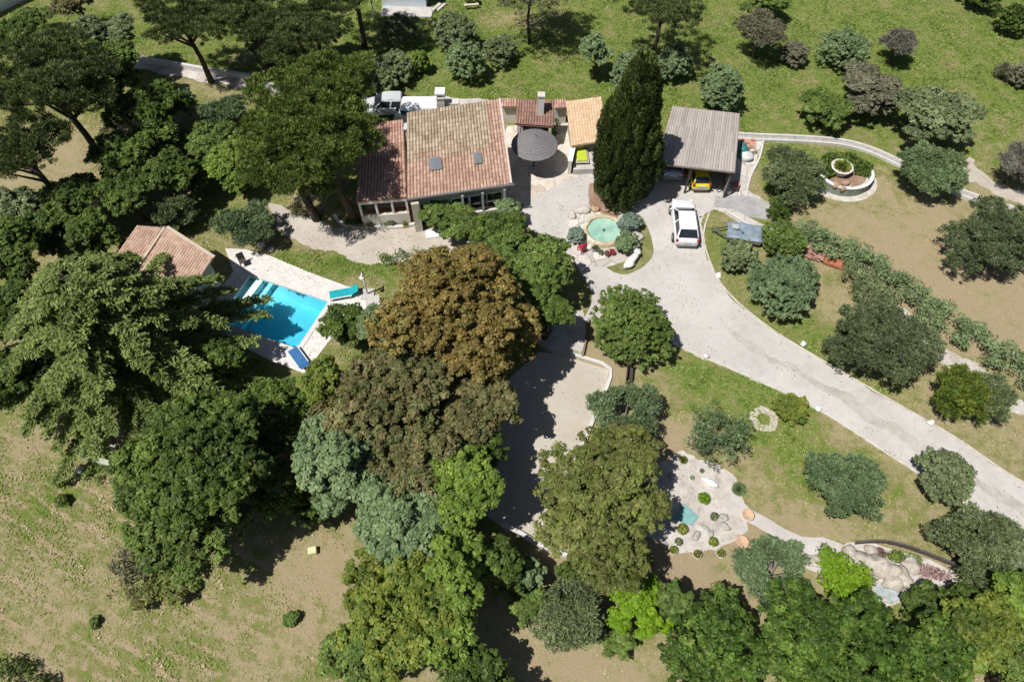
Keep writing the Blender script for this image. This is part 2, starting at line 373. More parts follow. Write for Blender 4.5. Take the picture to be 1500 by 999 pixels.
# the swimming pool is dug into the ground: the sheet is open there
PA = P(367, 404); PU = Vector((.93, -.367, 0)).normalized(); PV = Vector((PU.y, -PU.x, 0)); PL, PW = 5.75, 3.75
cxm, cym = X.ravel()[ii] + .17, Y.ravel()[ii] + .17
lu = (cxm - PA.x) * PU.x + (cym - PA.y) * PU.y; lv = (cxm - PA.x) * PV.x + (cym - PA.y) * PV.y
ii = ii[~((lu > -.3) & (lu < PL + .3) & (lv > -.3) & (lv < PW + .3))]
q = np.stack([ii, ii + 1, ii + nx + 1, ii + nx], -1).astype(np.int32)
me.loops.add(q.size); me.loops.foreach_set("vertex_index", q.ravel())
me.polygons.add(len(q)); me.polygons.foreach_set("loop_start", np.arange(0, q.size, 4, dtype=np.int32)); me.update(calc_edges=True)
for nm, a in (("green", gv), ("soil", sv)):
    me.attributes.new(nm, 'FLOAT', 'POINT').data.foreach_set("value", a.astype(np.float32).ravel())
mow = np.exp(-(((X + 22) / 15) ** 2 + ((Y - 6) / 11) ** 2) ** 2)
me.attributes.new("mow", 'FLOAT', 'POINT').data.foreach_set("value", mow.astype(np.float32).ravel())
ground = struct(bpy.data.objects.new("ground", me)); S.collection.objects.link(ground)
m, nt, bs = newmat("meadow"); tc = N(nt, "ShaderNodeTexCoord").outputs["Object"]
ag = N(nt, "ShaderNodeAttribute", attribute_name="green").outputs["Fac"]
asl = N(nt, "ShaderNodeAttribute", attribute_name="soil").outputs["Fac"]
am = N(nt, "ShaderNodeAttribute", attribute_name="mow").outputs["Fac"]
n1 = noise(nt, tc, .35, 6, .65, .3); n2 = noise(nt, tc, 1.6, 5, .7); n3 = noise(nt, tc, 7, 4, .75); n4 = noise(nt, tc, 28, 2, .8)
vr = N(nt, "ShaderNodeMapping"); vr.inputs["Rotation"].default_value = (0, 0, math.radians(24)); nt.links.new(tc, vr.inputs[0])
wv = N(nt, "ShaderNodeTexWave", wave_type='BANDS', bands_direction='Y'); wv.inputs["Scale"].default_value = .42; wv.inputs["Distortion"].default_value = 9.0
wv.inputs["Detail"].default_value = 2.0; wv.inputs["Detail Scale"].default_value = .35; nt.links.new(vr.outputs[0], wv.inputs[0])
stripe = mathn(nt, 'MULTIPLY', mathn(nt, 'MULTIPLY', mathn(nt, 'POWER', wv.outputs["Fac"], 7.0), am), mathn(nt, 'MULTIPLY', mathn(nt, 'SUBTRACT', noise(nt, tc, .9, 5, .8, 1.0), .46), 5.0, True))
f = mathn(nt, 'ADD', ag, mathn(nt, 'MULTIPLY', mathn(nt, 'SUBTRACT', n1, .5), 1.5))
f = mathn(nt, 'ADD', f, mathn(nt, 'MULTIPLY', mathn(nt, 'SUBTRACT', n2, .5), 1.7))
f = mathn(nt, 'ADD', f, mathn(nt, 'MULTIPLY', mathn(nt, 'SUBTRACT', n3, .5), .7))
f = mathn(nt, 'SUBTRACT', mathn(nt, 'MULTIPLY', f, .84), mathn(nt, 'MULTIPLY', stripe, 1.7))
grass = ramp(nt, f, [(0.0, (.56, .44, .28)), (.25, (.5, .43, .24)), (.48, (.33, .32, .125)), (.68, (.21, .31, .05)), (.85, (.125, .2, .03)), (1.0, (.075, .115, .022))])
fs = mathn(nt, 'ADD', mathn(nt, 'ADD', asl, mathn(nt, 'MULTIPLY', mathn(nt, 'SUBTRACT', n1, .5), 1.3)), mathn(nt, 'MULTIPLY', mathn(nt, 'SUBTRACT', n3, .5), .7))
soil = ramp(nt, n3, [(.3, (.38, .28, .19)), (.55, (.53, .42, .30)), (.75, (.64, .54, .42))])
col = mix(nt, mathn(nt, 'MULTIPLY', mathn(nt, 'SUBTRACT', fs, .42), 2.6, True), grass, soil)
col = mix(nt, mathn(nt, 'MULTIPLY', mathn(nt, 'SUBTRACT', n4, .35), 1.2, True), mix(nt, .22, col, (.12, .1, .05)), col)
nt.links.new(col, bs.inputs["Base Color"]); bs.inputs["Roughness"].default_value = .95; bs.inputs["Specular IOR Level"].default_value = .1
bump(nt, bs, mathn(nt, 'ADD', n3, mathn(nt, 'MULTIPLY', n4, .6)), .8, .12)
me.materials.append(m)

# ---------------------------------------------------------------- sheets lying on the ground
SHEETS = []
def smooth_poly(pts, step=.35, sharp=False):
    out = []; n = len(pts)
    for i in range(n):
        p0, p1, p2, p3 = pts[i - 1], pts[i], pts[(i + 1) % n], pts[(i + 2) % n]
        k = max(2, int((p2 - p1).length / step))
        for j in range(k):
            t = j / k
            if sharp: out.append(p1.lerp(p2, t))
            else: out.append(.5 * ((2 * p1) + (p2 - p0) * t + (2 * p0 - 5 * p1 + 4 * p2 - p3) * t * t + (3 * p1 - p0 - 3 * p2 + p3) * t ** 3))
    return out
def sheet(name, pxs, lvl, mat, sharp=False, wob=.07, avoid=True, thick=0.0):
    pts = smooth_poly([P(*p) for p in pxs], .3, sharp)
    z = .004 * lvl + thick; rng = random.Random(len(SHEETS) * 7 + 1)
    pts = [Vector((p.x + wob * (rng.random() - .5 + .8 * math.sin(p.y * 2.1 + p.x)), p.y + wob * (rng.random() - .5 + .8 * math.sin(p.x * 1.7 - p.y)), z)) for p in pts]
    from mathutils.geometry import tessellate_polygon
    tr = tessellate_polygon([pts]); me = bpy.data.meshes.new(name); n = len(pts)
    fs = [t if (pts[t[1]] - pts[t[0]]).cross(pts[t[2]] - pts[t[0]]).z > 0 else t[::-1] for t in tr]
    vsx = list(pts)
    if thick:
        vsx += [Vector((p.x, p.y, 0)) for p in pts]; fs = [tuple(f) for f in fs] + [(i, (i + 1) % n, (i + 1) % n + n, i + n) for i in range(n)]
    me.from_pydata([tuple(p) for p in vsx], [], fs); me.materials.append(mat)
    o = struct(bpy.data.objects.new(name, me)); S.collection.objects.link(o)
    if avoid: SHEETS.append(np.array([(p.x, p.y) for p in pts]))
    return o
def surfmat(name, stops, big=.5, mid=3.0, fine=22.0, bstr=.4, weeds=None, rough=.92):
    m, nt, bs = newmat(name); tc = N(nt, "ShaderNodeTexCoord").outputs["Object"]
    a = noise(nt, tc, big, 5, .6, .4); b = noise(nt, tc, mid, 5, .7); c = noise(nt, tc, fine, 2, .8)
    f = mathn(nt, 'ADD', mathn(nt, 'MULTIPLY', a, .45), mathn(nt, 'ADD', mathn(nt, 'MULTIPLY', b, .3), mathn(nt, 'MULTIPLY', c, .25)))
    col = ramp(nt, f, stops)
    if weeds:
        k = mathn(nt, 'MULTIPLY', mathn(nt, 'SUBTRACT', mathn(nt, 'MULTIPLY', noise(nt, tc, .8, 6, .75), 1.0), weeds), 6, True)
        col = mix(nt, k, col, (.2, .2, .09))
    nt.links.new(col, bs.inputs["Base Color"]); bs.inputs["Roughness"].default_value = rough; bs.inputs["Specular IOR Level"].default_value = .2
    bump(nt, bs, mathn(nt, 'ADD', b, mathn(nt, 'MULTIPLY', c, .7)), bstr, .05); return m
GRAVEL = surfmat("gravel_drive", [(.36, (.42, .39, .36)), (.48, (.51, .48, .452)), (.6, (.58, .55, .522))], .3, 2.5, 25, .45)
GRAVELTAN = surfmat("gravel_tan", [(.36, (.36, .31, .25)), (.5, (.48, .43, .37)), (.62, (.56, .515, .45))], .4, 3, 25, .4, .62)
WHITEGRAVEL = surfmat("gravel_white", [(.36, (.33, .285, .24)), (.46, (.5, .455, .41)), (.56, (.62, .58, .54)), (.66, (.68, .65, .62))], 1.1, 4, 25, .9)
COURT = surfmat("court_sand", [(.36, (.43, .385, .32)), (.5, (.49, .445, .38)), (.62, (.53, .49, .425))], .4, 2, 30, .2)
SOILM = surfmat("planting_soil", [(.36, (.2, .12, .08)), (.5, (.3, .19, .13)), (.62, (.4, .29, .21))], .8, 4, 20, .7)
LAWN = surfmat("short_grass", [(.36, (.1, .13, .035)), (.48, (.19, .2, .07)), (.62, (.33, .3, .15))], .8, 4, 20, .8)
def slabs(name, c1, c2, c3, scale, mortar=.02, rnd=1.0, joint=(.3, .27, .24)):
    """irregular stone paving: cells with dark joints"""
    m, nt, bs = newmat(name); tc = N(nt, "ShaderNodeTexCoord").outputs["Object"]
    v = N(nt, "ShaderNodeTexVoronoi"); v.inputs["Scale"].default_value = scale; v.inputs["Randomness"].default_value = rnd; nt.links.new(tc, v.inputs["Vector"])
    e = N(nt, "ShaderNodeTexVoronoi", feature='DISTANCE_TO_EDGE'); e.inputs["Scale"].default_value = scale; e.inputs["Randomness"].default_value = rnd; nt.links.new(tc, e.inputs["Vector"])
    sx = N(nt, "ShaderNodeSeparateColor"); nt.links.new(v.outputs["Color"], sx.inputs[0])
    f = mathn(nt, 'ADD', mathn(nt, 'MULTIPLY', sx.outputs[0], .55), mathn(nt, 'MULTIPLY', noise(nt, tc, 6, 4), .45))
    col = ramp(nt, f, [(.2, c1), (.5, c2), (.8, c3)])
    k = mathn(nt, 'LESS_THAN', e.outputs["Distance"], mortar)
    nt.links.new(mix(nt, mathn(nt, 'MULTIPLY', k, .7), col, joint), bs.inputs["Base Color"]); bs.inputs["Roughness"].default_value = .8
    bump(nt, bs, mathn(nt, 'MINIMUM', e.outputs["Distance"], .06), .5, .2); return m
PAVE = slabs("stone_paving", (.6, .56, .53), (.67, .64, .61), (.72, .7, .68), 4.2, .014, .8, (.5, .46, .43))
PATIO = slabs("patio_paving", (.5, .42, .35), (.58, .51, .44), (.66, .6, .54), 1.6, .015, .6, (.42, .36, .3))
FLAG = slabs("flagstones", (.45, .41, .37), (.56, .52, .48), (.65, .62, .58), 1.0, .03)

sheet("driveway", [(1560, 744), (1470, 690), (1400, 642), (1300, 584), (1200, 526), (1130, 483), (1080, 443), (1055, 415), (1040, 385), (1030, 345), (1040, 309), (1118, 300), (1090, 275), (1078, 245),
    (985, 240), (930, 240), (893, 235), (862, 248), (822, 266), (768, 296), (768, 325), (790, 345), (818, 365), (845, 390), (862, 415), (866, 440), (858, 470), (872, 470), (930, 435), (975, 468), (985, 503),
    (1030, 524), (1080, 545), (1140, 572), (1200, 601), (1300, 665), (1380, 717), (1450, 762), (1560, 832)], 2, GRAVEL, wob=.09)
WORN = surfmat("gravel_worn", [(.36, (.36, .335, .29)), (.48, (.45, .42, .375)), (.58, (.53, .5, .46))], .7, 2.5, 25, .7, .6)
sheet("driveway_crown", [(1560, 780), (1470, 722), (1400, 676), (1300, 616), (1200, 556), (1130, 518), (1085, 490), (1050, 462), (1060, 470), (1085, 503), (1130, 530), (1200, 571), (1300, 632), (1400, 694), (1470, 740), (1560, 798)], 3, WORN, wob=.2, avoid=False)
sheet("terrace_path", [(392, 300), (420, 305), (470, 325), (530, 335), (610, 330), (670, 345), (700, 360), (672, 372), (630, 380), (580, 388), (530, 384), (480, 368), (430, 352), (405, 330)], 1, GRAVELTAN, wob=.22)
sheet("patio", [(742, 185), (846, 178), (850, 235), (862, 250), (822, 268), (766, 298), (735, 300), (735, 240)], 3, PATIO, True, .02)
sheet("shed_forecourt", [(838, 212), (885, 208), (896, 240), (878, 262), (846, 258)], 4, CONCRETE, True, .02)
sheet("bowling_court", [(789, 516), (836, 522), (893, 543), (880, 590), (862, 630), (846, 672), (812, 730), (786, 795), (740, 778), (700, 740), (715, 640), (740, 560)], 2, COURT, True, .05)
sheet("court_path", [(836, 460), (858, 460), (850, 520), (834, 522), (806, 516), (790, 500), (800, 470)], 1, WHITEGRAVEL, wob=.12)
sheet("cactus_garden", [(951, 683), (975, 672), (1002, 664), (1015, 672), (1050, 676), (1072, 694), (1078, 716), (1090, 740), (1100, 765), (1075, 792), (1050, 808), (1010, 808), (975, 800), (950, 790), (940, 740)], 1, WHITEGRAVEL, wob=.2)
sheet("path", [(1075, 720), (1092, 740), (1125, 758), (1150, 775), (1175, 787), (1205, 786), (1232, 796), (1252, 812), (1300, 830), (1300, 850), (1240, 832), (1200, 838), (1172, 826), (1160, 802), (1135, 785), (1100, 765), (1070, 748)], 2, GRAVEL, wob=.06)
sheet("rock_garden_ground", [(1235, 800), (1260, 795), (1300, 802), (1350, 818), (1392, 835), (1400, 850), (1370, 862), (1330, 880), (1280, 880), (1240, 845)], 3, WHITEGRAVEL, wob=.1)
sheet("pond_island_paving", [(828, 345), (838, 318), (862, 302), (895, 305), (925, 318), (938, 340), (936, 365), (918, 382), (885, 392), (852, 384), (834, 366)], 4, FLAG, wob=.05)
sheet("pond_island_lawn", [(926, 316), (938, 318), (950, 335), (957, 358), (952, 380), (935, 395), (908, 402), (886, 390), (915, 384), (936, 365), (938, 340)], 3, LAWN, wob=.06, avoid=False)
sheet("planting_soil", [(866, 268), (878, 280), (905, 318), (880, 312), (862, 300)], 5, SOILM, wob=.08)
sheet("side_yard", [(1079, 205), (1118, 205), (1112, 225), (1098, 262), (1090, 292), (1074, 280)], 4, FLAG, True, .03)
sheet("stepping_path", [(1048, 288), (1090, 286), (1135, 300), (1165, 290), (1160, 300), (1120, 322), (1095, 318), (1072, 306), (1045, 304)], 5, surfmat('old_concrete', [(.36, (.27, .27, .275)), (.5, (.37, .365, .36)), (.62, (.45, .44, .43))], 1, 4, 20, .3), True, .02)
sheet("garden_path", [(1040, 304), (1072, 305), (1108, 325), (1128, 334), (1170, 340), (1166, 346), (1120, 344), (1088, 330), (1060, 312)], 4, FLAG, True, .03)
sheet("back_lane", [(130, 70), (205, 90), (300, 104), (375, 118), (500, 140), (640, 142), (735, 150), (735, 168), (600, 165), (500, 158), (372, 132), (290, 118), (205, 102), (130, 86)], 1, WHITEGRAVEL, wob=.12)
sheet("stony_track", [(1415, 230), (1445, 255), (1500, 285), (1560, 315), (1560, 330), (1490, 298), (1440, 275), (1395, 258)], 1, GRAVELTAN, wob=.3)
sheet("gravel_path", [(1340, 490), (1370, 500), (1420, 530), (1470, 565), (1520, 605), (1520, 622), (1460, 590), (1400, 545), (1345, 510)], 1, WHITEGRAVEL, wob=.2)
sheet("garden_path", [(1270, 438), (1320, 450), (1345, 470), (1300, 470)], 1, WHITEGRAVEL, wob=.15)

def inpoly(px, py, poly):
    x0, y0 = poly[:, 0], poly[:, 1]; x1, y1 = np.roll(x0, -1), np.roll(y0, -1)
    r = np.zeros(len(px), bool)
    for a, b, c, d in zip(x0, y0, x1, y1):
        if b == d: continue
        k = ((b > py) != (d > py)) & (px < (c - a) * (py - b) / (d - b) + a); r ^= k
    return r

# ---------------------------------------------------------------- roofs
def tilemat(name, a, b, c, up=None, lich=.0):
    m, nt, bs = newmat(name)
    uv = N(nt, "ShaderNodeUVMap").outputs[0]
    sep = N(nt, "ShaderNodeSeparateXYZ"); nt.links.new(uv, sep.inputs[0])
    cx = mathn(nt, 'FLOOR', sep.outputs[0]); cy = mathn(nt, 'FLOOR', sep.outputs[1])
    cb = N(nt, "ShaderNodeCombineXYZ"); nt.links.new(cx, cb.inputs[0]); nt.links.new(cy, cb.inputs[1])
    wn = N(nt, "ShaderNodeTexWhiteNoise", noise_dimensions='3D'); nt.links.new(cb.outputs[0], wn.inputs[0])
    tc = N(nt, "ShaderNodeTexCoord").outputs["Object"]
    f = mathn(nt, 'ADD', mathn(nt, 'MULTIPLY', wn.outputs[0], .34), mathn(nt, 'MULTIPLY', mathn(nt, 'ADD', noise(nt, tc, 1.1, 6, .8), .0), .66))
    col = ramp(nt, f, [(.2, a), (.5, b), (.8, c)])
    if up:
        # lichen-tanned upper part, uneven border
        g = mathn(nt, 'ADD', mathn(nt, 'MULTIPLY', mathn(nt, 'SUBTRACT', sep.outputs[1], up[0]), .35), mathn(nt, 'MULTIPLY', mathn(nt, 'SUBTRACT', noise(nt, tc, .6, 5, .7), .5), 5.0))
        g = mathn(nt, 'MULTIPLY', mathn(nt, 'ADD', g, .3), .9, True)
        # a reddish verge along the right edge keeps its own colour
        vg = mathn(nt, 'LESS_THAN', sep.outputs[0], up[1])
        col = mix(nt, mathn(nt, 'MULTIPLY', g, vg), col, ramp(nt, f, [(.25, (.27, .2, .12)), (.5, (.41, .33, .235)), (.75, (.56, .47, .36))]))
    d = noise(nt, tc, 9, 4, .8)
    col = mix(nt, mathn(nt, 'MULTIPLY', mathn(nt, 'SUBTRACT', d, .52), 3.0, True), col, (.17, .13, .09))
    nt.links.new(col, bs.inputs["Base Color"]); bs.inputs["Roughness"].default_value = .85
    bump(nt, bs, d, .3, .02); return m
TILE_MAIN = tilemat("roof_tiles_main", (.3, .18, .135), (.45, .29, .22), (.6, .44, .35), (9.0, 26.5))
TILE_PINK = tilemat("roof_tiles_pink", (.34, .19, .145), (.49, .3, .235), (.62, .44, .36))
TILE_DULL = tilemat("roof_tiles_dull", (.2, .115, .09), (.3, .17, .135), (.4, .25, .2))
TILE_TAN = tilemat("roof_tiles_tan", (.54, .37, .22), (.64, .45, .285), (.7, .53, .36))
TILE_PALE = tilemat("roof_tiles_pale", (.4, .26, .19), (.54, .38, .29), (.66, .5, .4))
METALROOF = tilemat("fibre_cement", (.28, .245, .22), (.39, .345, .315), (.49, .445, .41))

def tile_roof(bl, br, tr, tl, mat, parent, name="roof", pitch=.22, amp=.045, course=.3, thick=.12, step=.02, sub=6):
    bl, br, tr, tl = map(Vector, (bl, br, tr, tl))
    off = Vector((0, 0, 0)); p = parent
    while p is not None: off += p.location; p = p.parent
    nt_ = max(2, round(max((br - bl).length, (tr - tl).length) / pitch)); nc = max(1, round(((tl - bl).length + (tr - br).length) / 2 / course))
    nrm = (br - bl).cross(tl - bl).normalized()
    if nrm.z < 0: nrm = -nrm
    V = []; F = []; UV = []; m = nt_ * sub + 1
    rows = []
    for c in range(nc): rows += [(c / nc, step, c), ((c + 1) / nc, 0.0, c)]
    for (v, lift, c) in rows:
        a = bl.lerp(tl, v); b = br.lerp(tr, v)
        for i in range(m):
            u = i / (m - 1); ph = i / sub
            h = amp * (abs(math.sin(math.pi * ph)) ** .8 * 2 - 1) + lift + .006 * math.sin(c * 2.3 + int(ph) * 1.7)
            V.append(a.lerp(b, u) + nrm * (h + amp))
            UV.append((ph, c + (.02 if lift else .98)))
    for r in range(len(rows) - 1):
        for i in range(m - 1):
            k = r * m + i; F.append((k, k + 1, k + m + 1, k + m))
    n0 = len(V)
    for q in (bl, br, tr, tl): V.append(Vector(q)); UV.append((0.5, .5))
    for q in (bl, br, tr, tl): V.append(Vector(q) - Vector((0, 0, thick))); UV.append((0.5, .5))
    F += [(n0 + 7, n0 + 6, n0 + 5, n0 + 4)] + [(n0 + i, n0 + (i + 1) % 4, n0 + 4 + (i + 1) % 4, n0 + 4 + i)[::-1] for i in range(4)]
    me = bpy.data.meshes.new(name); me.from_pydata([tuple(v - off) for v in V], [], F)
    ul = me.uv_layers.new(name="UVMap"); li = np.empty(len(me.loops), np.int32); me.loops.foreach_get("vertex_index", li)
    uva = np.array(UV, np.float32)[li]
    # constant tile id per face: take the mean of the face
    st = np.empty(len(me.polygons), np.int32); me.polygons.foreach_get("loop_start", st)
    for s_ in st:
        mu = uva[s_:s_ + 4].mean(0); uva[s_:s_ + 4] = mu
    ul.data.foreach_set("uv", uva.ravel()); me.materials.append(mat)
    o = bpy.data.objects.new(name, me); S.collection.objects.link(o)
    if parent is not None: o.parent = parent
    return o
def prism(mb, foot, z0, z1s):
    """walls: footprint points with a top height for each"""
    n = len(foot); vs = [(p[0], p[1], z0) for p in foot] + [(p[0], p[1], z) for p, z in zip(foot, z1s)]
    return mb.add(vs, [tuple(range(n))[::-1], tuple(range(n, 2 * n))] + [(i, (i + 1) % n, (i + 1) % n + n, i + n) for i in range(n)])
def inset(q, d):
    c = sum((Vector(p) for p in q), Vector((0, 0, 0))) / len(q)
    return [Vector(p) + (c - Vector(p)).normalized() * d for p in q]
def roof_z(bl, br, tr, tl, x, y):
    n = (br - bl).cross(tl - bl); return bl.z - (n.x * (x - bl.x) + n.y * (y - bl.y)) / n.z

# ---- the villa
V_BL, V_BR, V_TR, V_TL = P(597, 292, 2.9), P(748, 270, 2.9), P(731, 146, 5.1), P(596, 166, 5.1)
hc = (V_BL + V_TR) / 2
villa = thing("villa", "large villa with a sloping tiled roof tanned by lichen above and pink below, two skylights", "house", (hc.x, hc.y, 0))
tile_roof(V_BL, V_BR, V_TR, V_TL, TILE_MAIN, villa)
f4 = inset([V_BL, V_BR, V_TR, V_TL], .45)
mb = MB(); prism(mb, f4, 0, [roof_z(V_BL, V_BR, V_TR, V_TL, p.x, p.y) - .14 for p in f4]); mb.build("wall", CREAM, villa, world=True)
MB().beam(V_BL + Vector((0, -.06, .02)), V_BR + Vector((.25, -.06, .02)), .12, .1).build("gutter", plain("zinc", (.3, .31, .32), .45, .6), villa, world=True)
MB().beam(V_BR + Vector((.03, 0, .07)), V_TR + Vector((.03, 0, .07)), .14, .12).build("verge", mottled("verge", (.55, .42, .36), (.7, .6, .54), 5), villa, world=True)
ax = (V_TL - V_BL).normalized(); wx = (V_BR - V_BL).normalized(); nz = wx.cross(ax).normalized()
rotR = Matrix((wx, nz.cross(wx), nz)).transposed()
for (px, py, a, b) in ((638, 241, .62, .72), (700, 233, .36, .62)):
    c = None
    for z in np.linspace(2.5, 5.2, 60):
        q = P(px, py, z)
        if roof_z(V_BL, V_BR, V_TR, V_TL, q.x, q.y) <= z: c = q; break
    sk = MB().box(c + nz * .1, (a + .14, b + .14, .1), rot=rotR).build("skylight", plain("skylight_frame", (.2, .2, .21), .5, .3), villa, world=True)
    MB().box(c + nz * .157, (a, b, .012), rot=rotR).build("pane", plain("skylight_glass", (.17, .19, .22), .25, 0, .7), sk, world=True)
# front wall: windows right of the corner pillar
fl, fr = Vector((f4[0].x, f4[0].y, 0)), Vector((f4[1].x, f4[1].y, 0)); fd = (fr - fl).normalized(); fn = Vector((fd.y, -fd.x, 0))
fw = (fr - fl).length
for k, (u, ww, zz, hh) in enumerate(((.1, .9, 1.05, 2.1), (.5, 1.1, 1.5, 1.2), (.7, 1.1, 1.5, 1.2), (.88, 1.0, 1.5, 1.2))):
    c = fl.lerp(fr, u) + fn * .01 + Vector((0, 0, zz))
    rr = Matrix((fd, -fn, Vector((0, 0, 1)))).transposed()
    nm = "door" if k == 0 else "window"
    fr_ = MB().box(c, (ww + .12, .1, hh + .12), rot=rr).build(nm, WHITE, villa, world=True)
    MB().box(c + fn * .052, (ww - .06, .012, hh - .08), rot=rr).build("pane", DARKGLASS, fr_, world=True)
# veranda on the right half of the front: low wall and posts
vp = MB(); 
for u in (.52, .74, .98): vp.beam(fl.lerp(fr, u) + fn * 1.0 * 0 + fn * .42, fl.lerp(fr, u) + fn * .42 + Vector((0, 0, 2.65)), .16, .16)
vp.build("veranda_post", plain("veranda_grey", (.3, .33, .34), .6), villa, world=True)
MB().beam(fl.lerp(fr, .5) + fn * .43 + Vector((0, 0, .5)), fl.lerp(fr, 1.0) + fn * .43 + Vector((0, 0, .5)), .18, 1.0).build("veranda_wall", WALL, villa, world=True)
MB().box(fl + fn * .3 + fd * .06 + Vector((0, 0, 1.32)), (.5, .5, 2.64), math.atan2(fd.y, fd.x)).build("pillar", CREAM, villa, world=True)
MB().box(fl + fn * 1.0 + fd * 1.0 + Vector((0, 0, .08)), (1.1, .7, .16), math.atan2(fd.y, fd.x)).build("doorstep", WHITE, villa, world=True)
# chimney at the back edge
ct = P(645, 141, 5.7); cm = MB().box((ct.x, ct.y, 4.1), (.5, .55, 3.2)).build("chimney", WALL, villa, world=True)
MB().box((ct.x, ct.y, 5.73), (.62, .66, .08)).box((ct.x - .2, ct.y, 5.88), (.08, .6, .24)).box((ct.x + .2, ct.y, 5.88), (.08, .6, .24)).box((ct.x, ct.y, 6.06), (.66, .68, .12)).build("chimney_cap", WHITE, cm, world=True)
MB().box((ct.x + .45, ct.y + .1, 4.95), (1.5, .5, .5)).build("parapet", WALL, villa, world=True)
# left wing, lower
W_BL, W_BR, W_TR, W_TL = P(522, 296, 2.5), P(596, 290, 2.5), P(591, 176, 3.95), P(530, 184, 3.95)
wc = (W_BL + W_TR) / 2
wing = thing("house_wing", "lower pink-tiled wing on the left of the villa, half shaded by the big pine", "house", (wc.x, wc.y, 0))
tile_roof(W_BL, W_BR, W_TR, W_TL, TILE_PINK, wing)
g4 = inset([W_BL, W_BR, W_TR, W_TL], .12)
mb = MB(); g5 = [g4[0] + Vector((0, 1.5, 0)), g4[1] + Vector((-.1, 1.5, 0)), g4[2] + Vector((-.1, 0, 0)), g4[3]]
prism(mb, g5, 0, [roof_z(W_BL, W_BR, W_TR, W_TL, p.x, p.y) - .14 for p in g5]); mb.build("wall", CREAM, wing, world=True)
# the open loggia under its eave: white frame over a white parapet
lo, hi = Vector((W_BL.x + .05, W_BL.y + .1, 0)), Vector((W_BR.x - .05, W_BR.y + .1, 0)); ld = (hi - lo).normalized(); lr_ = math.atan2(ld.y, ld.x)
MB().beam(lo + Vector((0, 0, 2.28)), hi + Vector((0, 0, 2.28)), .2, .16).build("loggia_beam", WHITE, wing, world=True)
MB().beam(lo + Vector((0, 0, .55)), hi + Vector((0, 0, .55)), .22, 1.1).build("loggia_parapet", WALL, wing, world=True)
MB().beam(lo + Vector((0, .75, .05)), hi + Vector((0, .75, .05)), 1.4, .1).build("loggia_floor", TERRA, wing, world=True)
for u in (.02, .35, .68, .98):
    MB().box(lo.lerp(hi, u) + Vector((0, 0, 1.65)), (.14, .14, 1.1), lr_).build("loggia_post", WHITE, wing, world=True)
wcp = P(598, 186, 4.6); ch = MB().box((wcp.x, wcp.y, 3.9), (.45, .5, 1.3)).build("chimney", WALL, wing, world=True)
MB().box((wcp.x, wcp.y, 4.6), (.6, .62, .1)).build("chimney_cap", plain("cap_bluegrey", (.5, .56, .58), .5), ch, world=True)
dp = P(483, 184, 3.2)
dish = thing("satellite_dish", "white satellite dish on a pole glimpsed through the big pine left of the villa", "satellite dish", (dp.x, dp.y, 0))
MB().tube([(0, 0, 0), (0, 0, 3.1)], .035).build("pole", METAL, dish)
dd = MB().lathe((0, 0, 0), [(.02, .0), (.2, .02), (.36, .08), (.42, .12), (.42, .14), (.35, .1), (.02, .02)], 20).build("reflector", WHITE, dish, True)
dd.location = (0, -.05, 3.15); dd.rotation_euler = (math.radians(50), 0, .3)

# ---- barbecue house with chimney
B_BL, B_BR, B_TR, B_TL = P(755, 182, 2.1), P(811, 186, 2.1), P(812, 148, 2.9), P(758, 146, 2.9)
bc = (B_BL + B_TR) / 2
bbq = thing("barbecue_house", "small outdoor kitchen with a dull red tiled roof and white chimney behind the thatched parasol", "outbuilding", (bc.x, bc.y, 0))
tile_roof(B_BL, B_BR, B_TR, B_TL, TILE_DULL, bbq, pitch=.19)
k4 = [Vector((p.x, p.y, p.z)) for p in (B_BL, B_BR, B_TR, B_TL)]
for (a, b) in ((1, 2), (2, 3), (3, 0)):
    A, Bq = Vector((k4[a].x, k4[a].y, .95)), Vector((k4[b].x, k4[b].y, .95))
    cc = (A + Bq) / 2; sh = (Vector((bc.x, bc.y, .95)) - cc).normalized() * .25
    MB().beam(A + sh, Bq + sh, .2, 1.9).build("wall", WALL, bbq, world=True)
MB().box((B_BL.x + .35, B_BL.y + .2, 1.0), (.35, .35, 2.0)).build("pillar", WHITE, bbq, world=True)
MB().box((bc.x - .2, B_BL.y + .75, .45), (1.7, .6, .9)).build("counter", STONE, bbq, world=True)
bct = P(793, 140, 4.0); cm = MB().box((bct.x, bct.y, 3.05), (.42, .45, 1.9)).build("chimney", WHITE, bbq, world=True)
MB().box((bct.x, bct.y, 4.05), (.52, .54, .1)).build("chimney_cap", WALL, cm, world=True)
# ---- low wall topped with tiles between the villa and the shed
for a, b, lab in (((735, 153, 1.6), (757, 153, 1.6), "low tile-capped wall between the villa and the barbecue house"), ((812, 155, 1.6), (830, 154, 1.6), "short tile-capped wall between the barbecue house and the tan-roofed shed")):
    A, Bq = P(*a), P(*b); c = (A + Bq) / 2
    t = thing("garden_wall", lab, "wall", (c.x, c.y, 0))
    MB().beam((A.x, A.y, .72), (Bq.x, Bq.y, .72), .25, 1.44).build("wall", WALL, t, world=True)
    d = Vector((0, .35, 0)); tile_roof(A - d, Bq - d, Bq + d + Vector((0, 0, .22)), A + d + Vector((0, 0, .22)), TILE_PINK, t, "capping", pitch=.18, thick=.06)
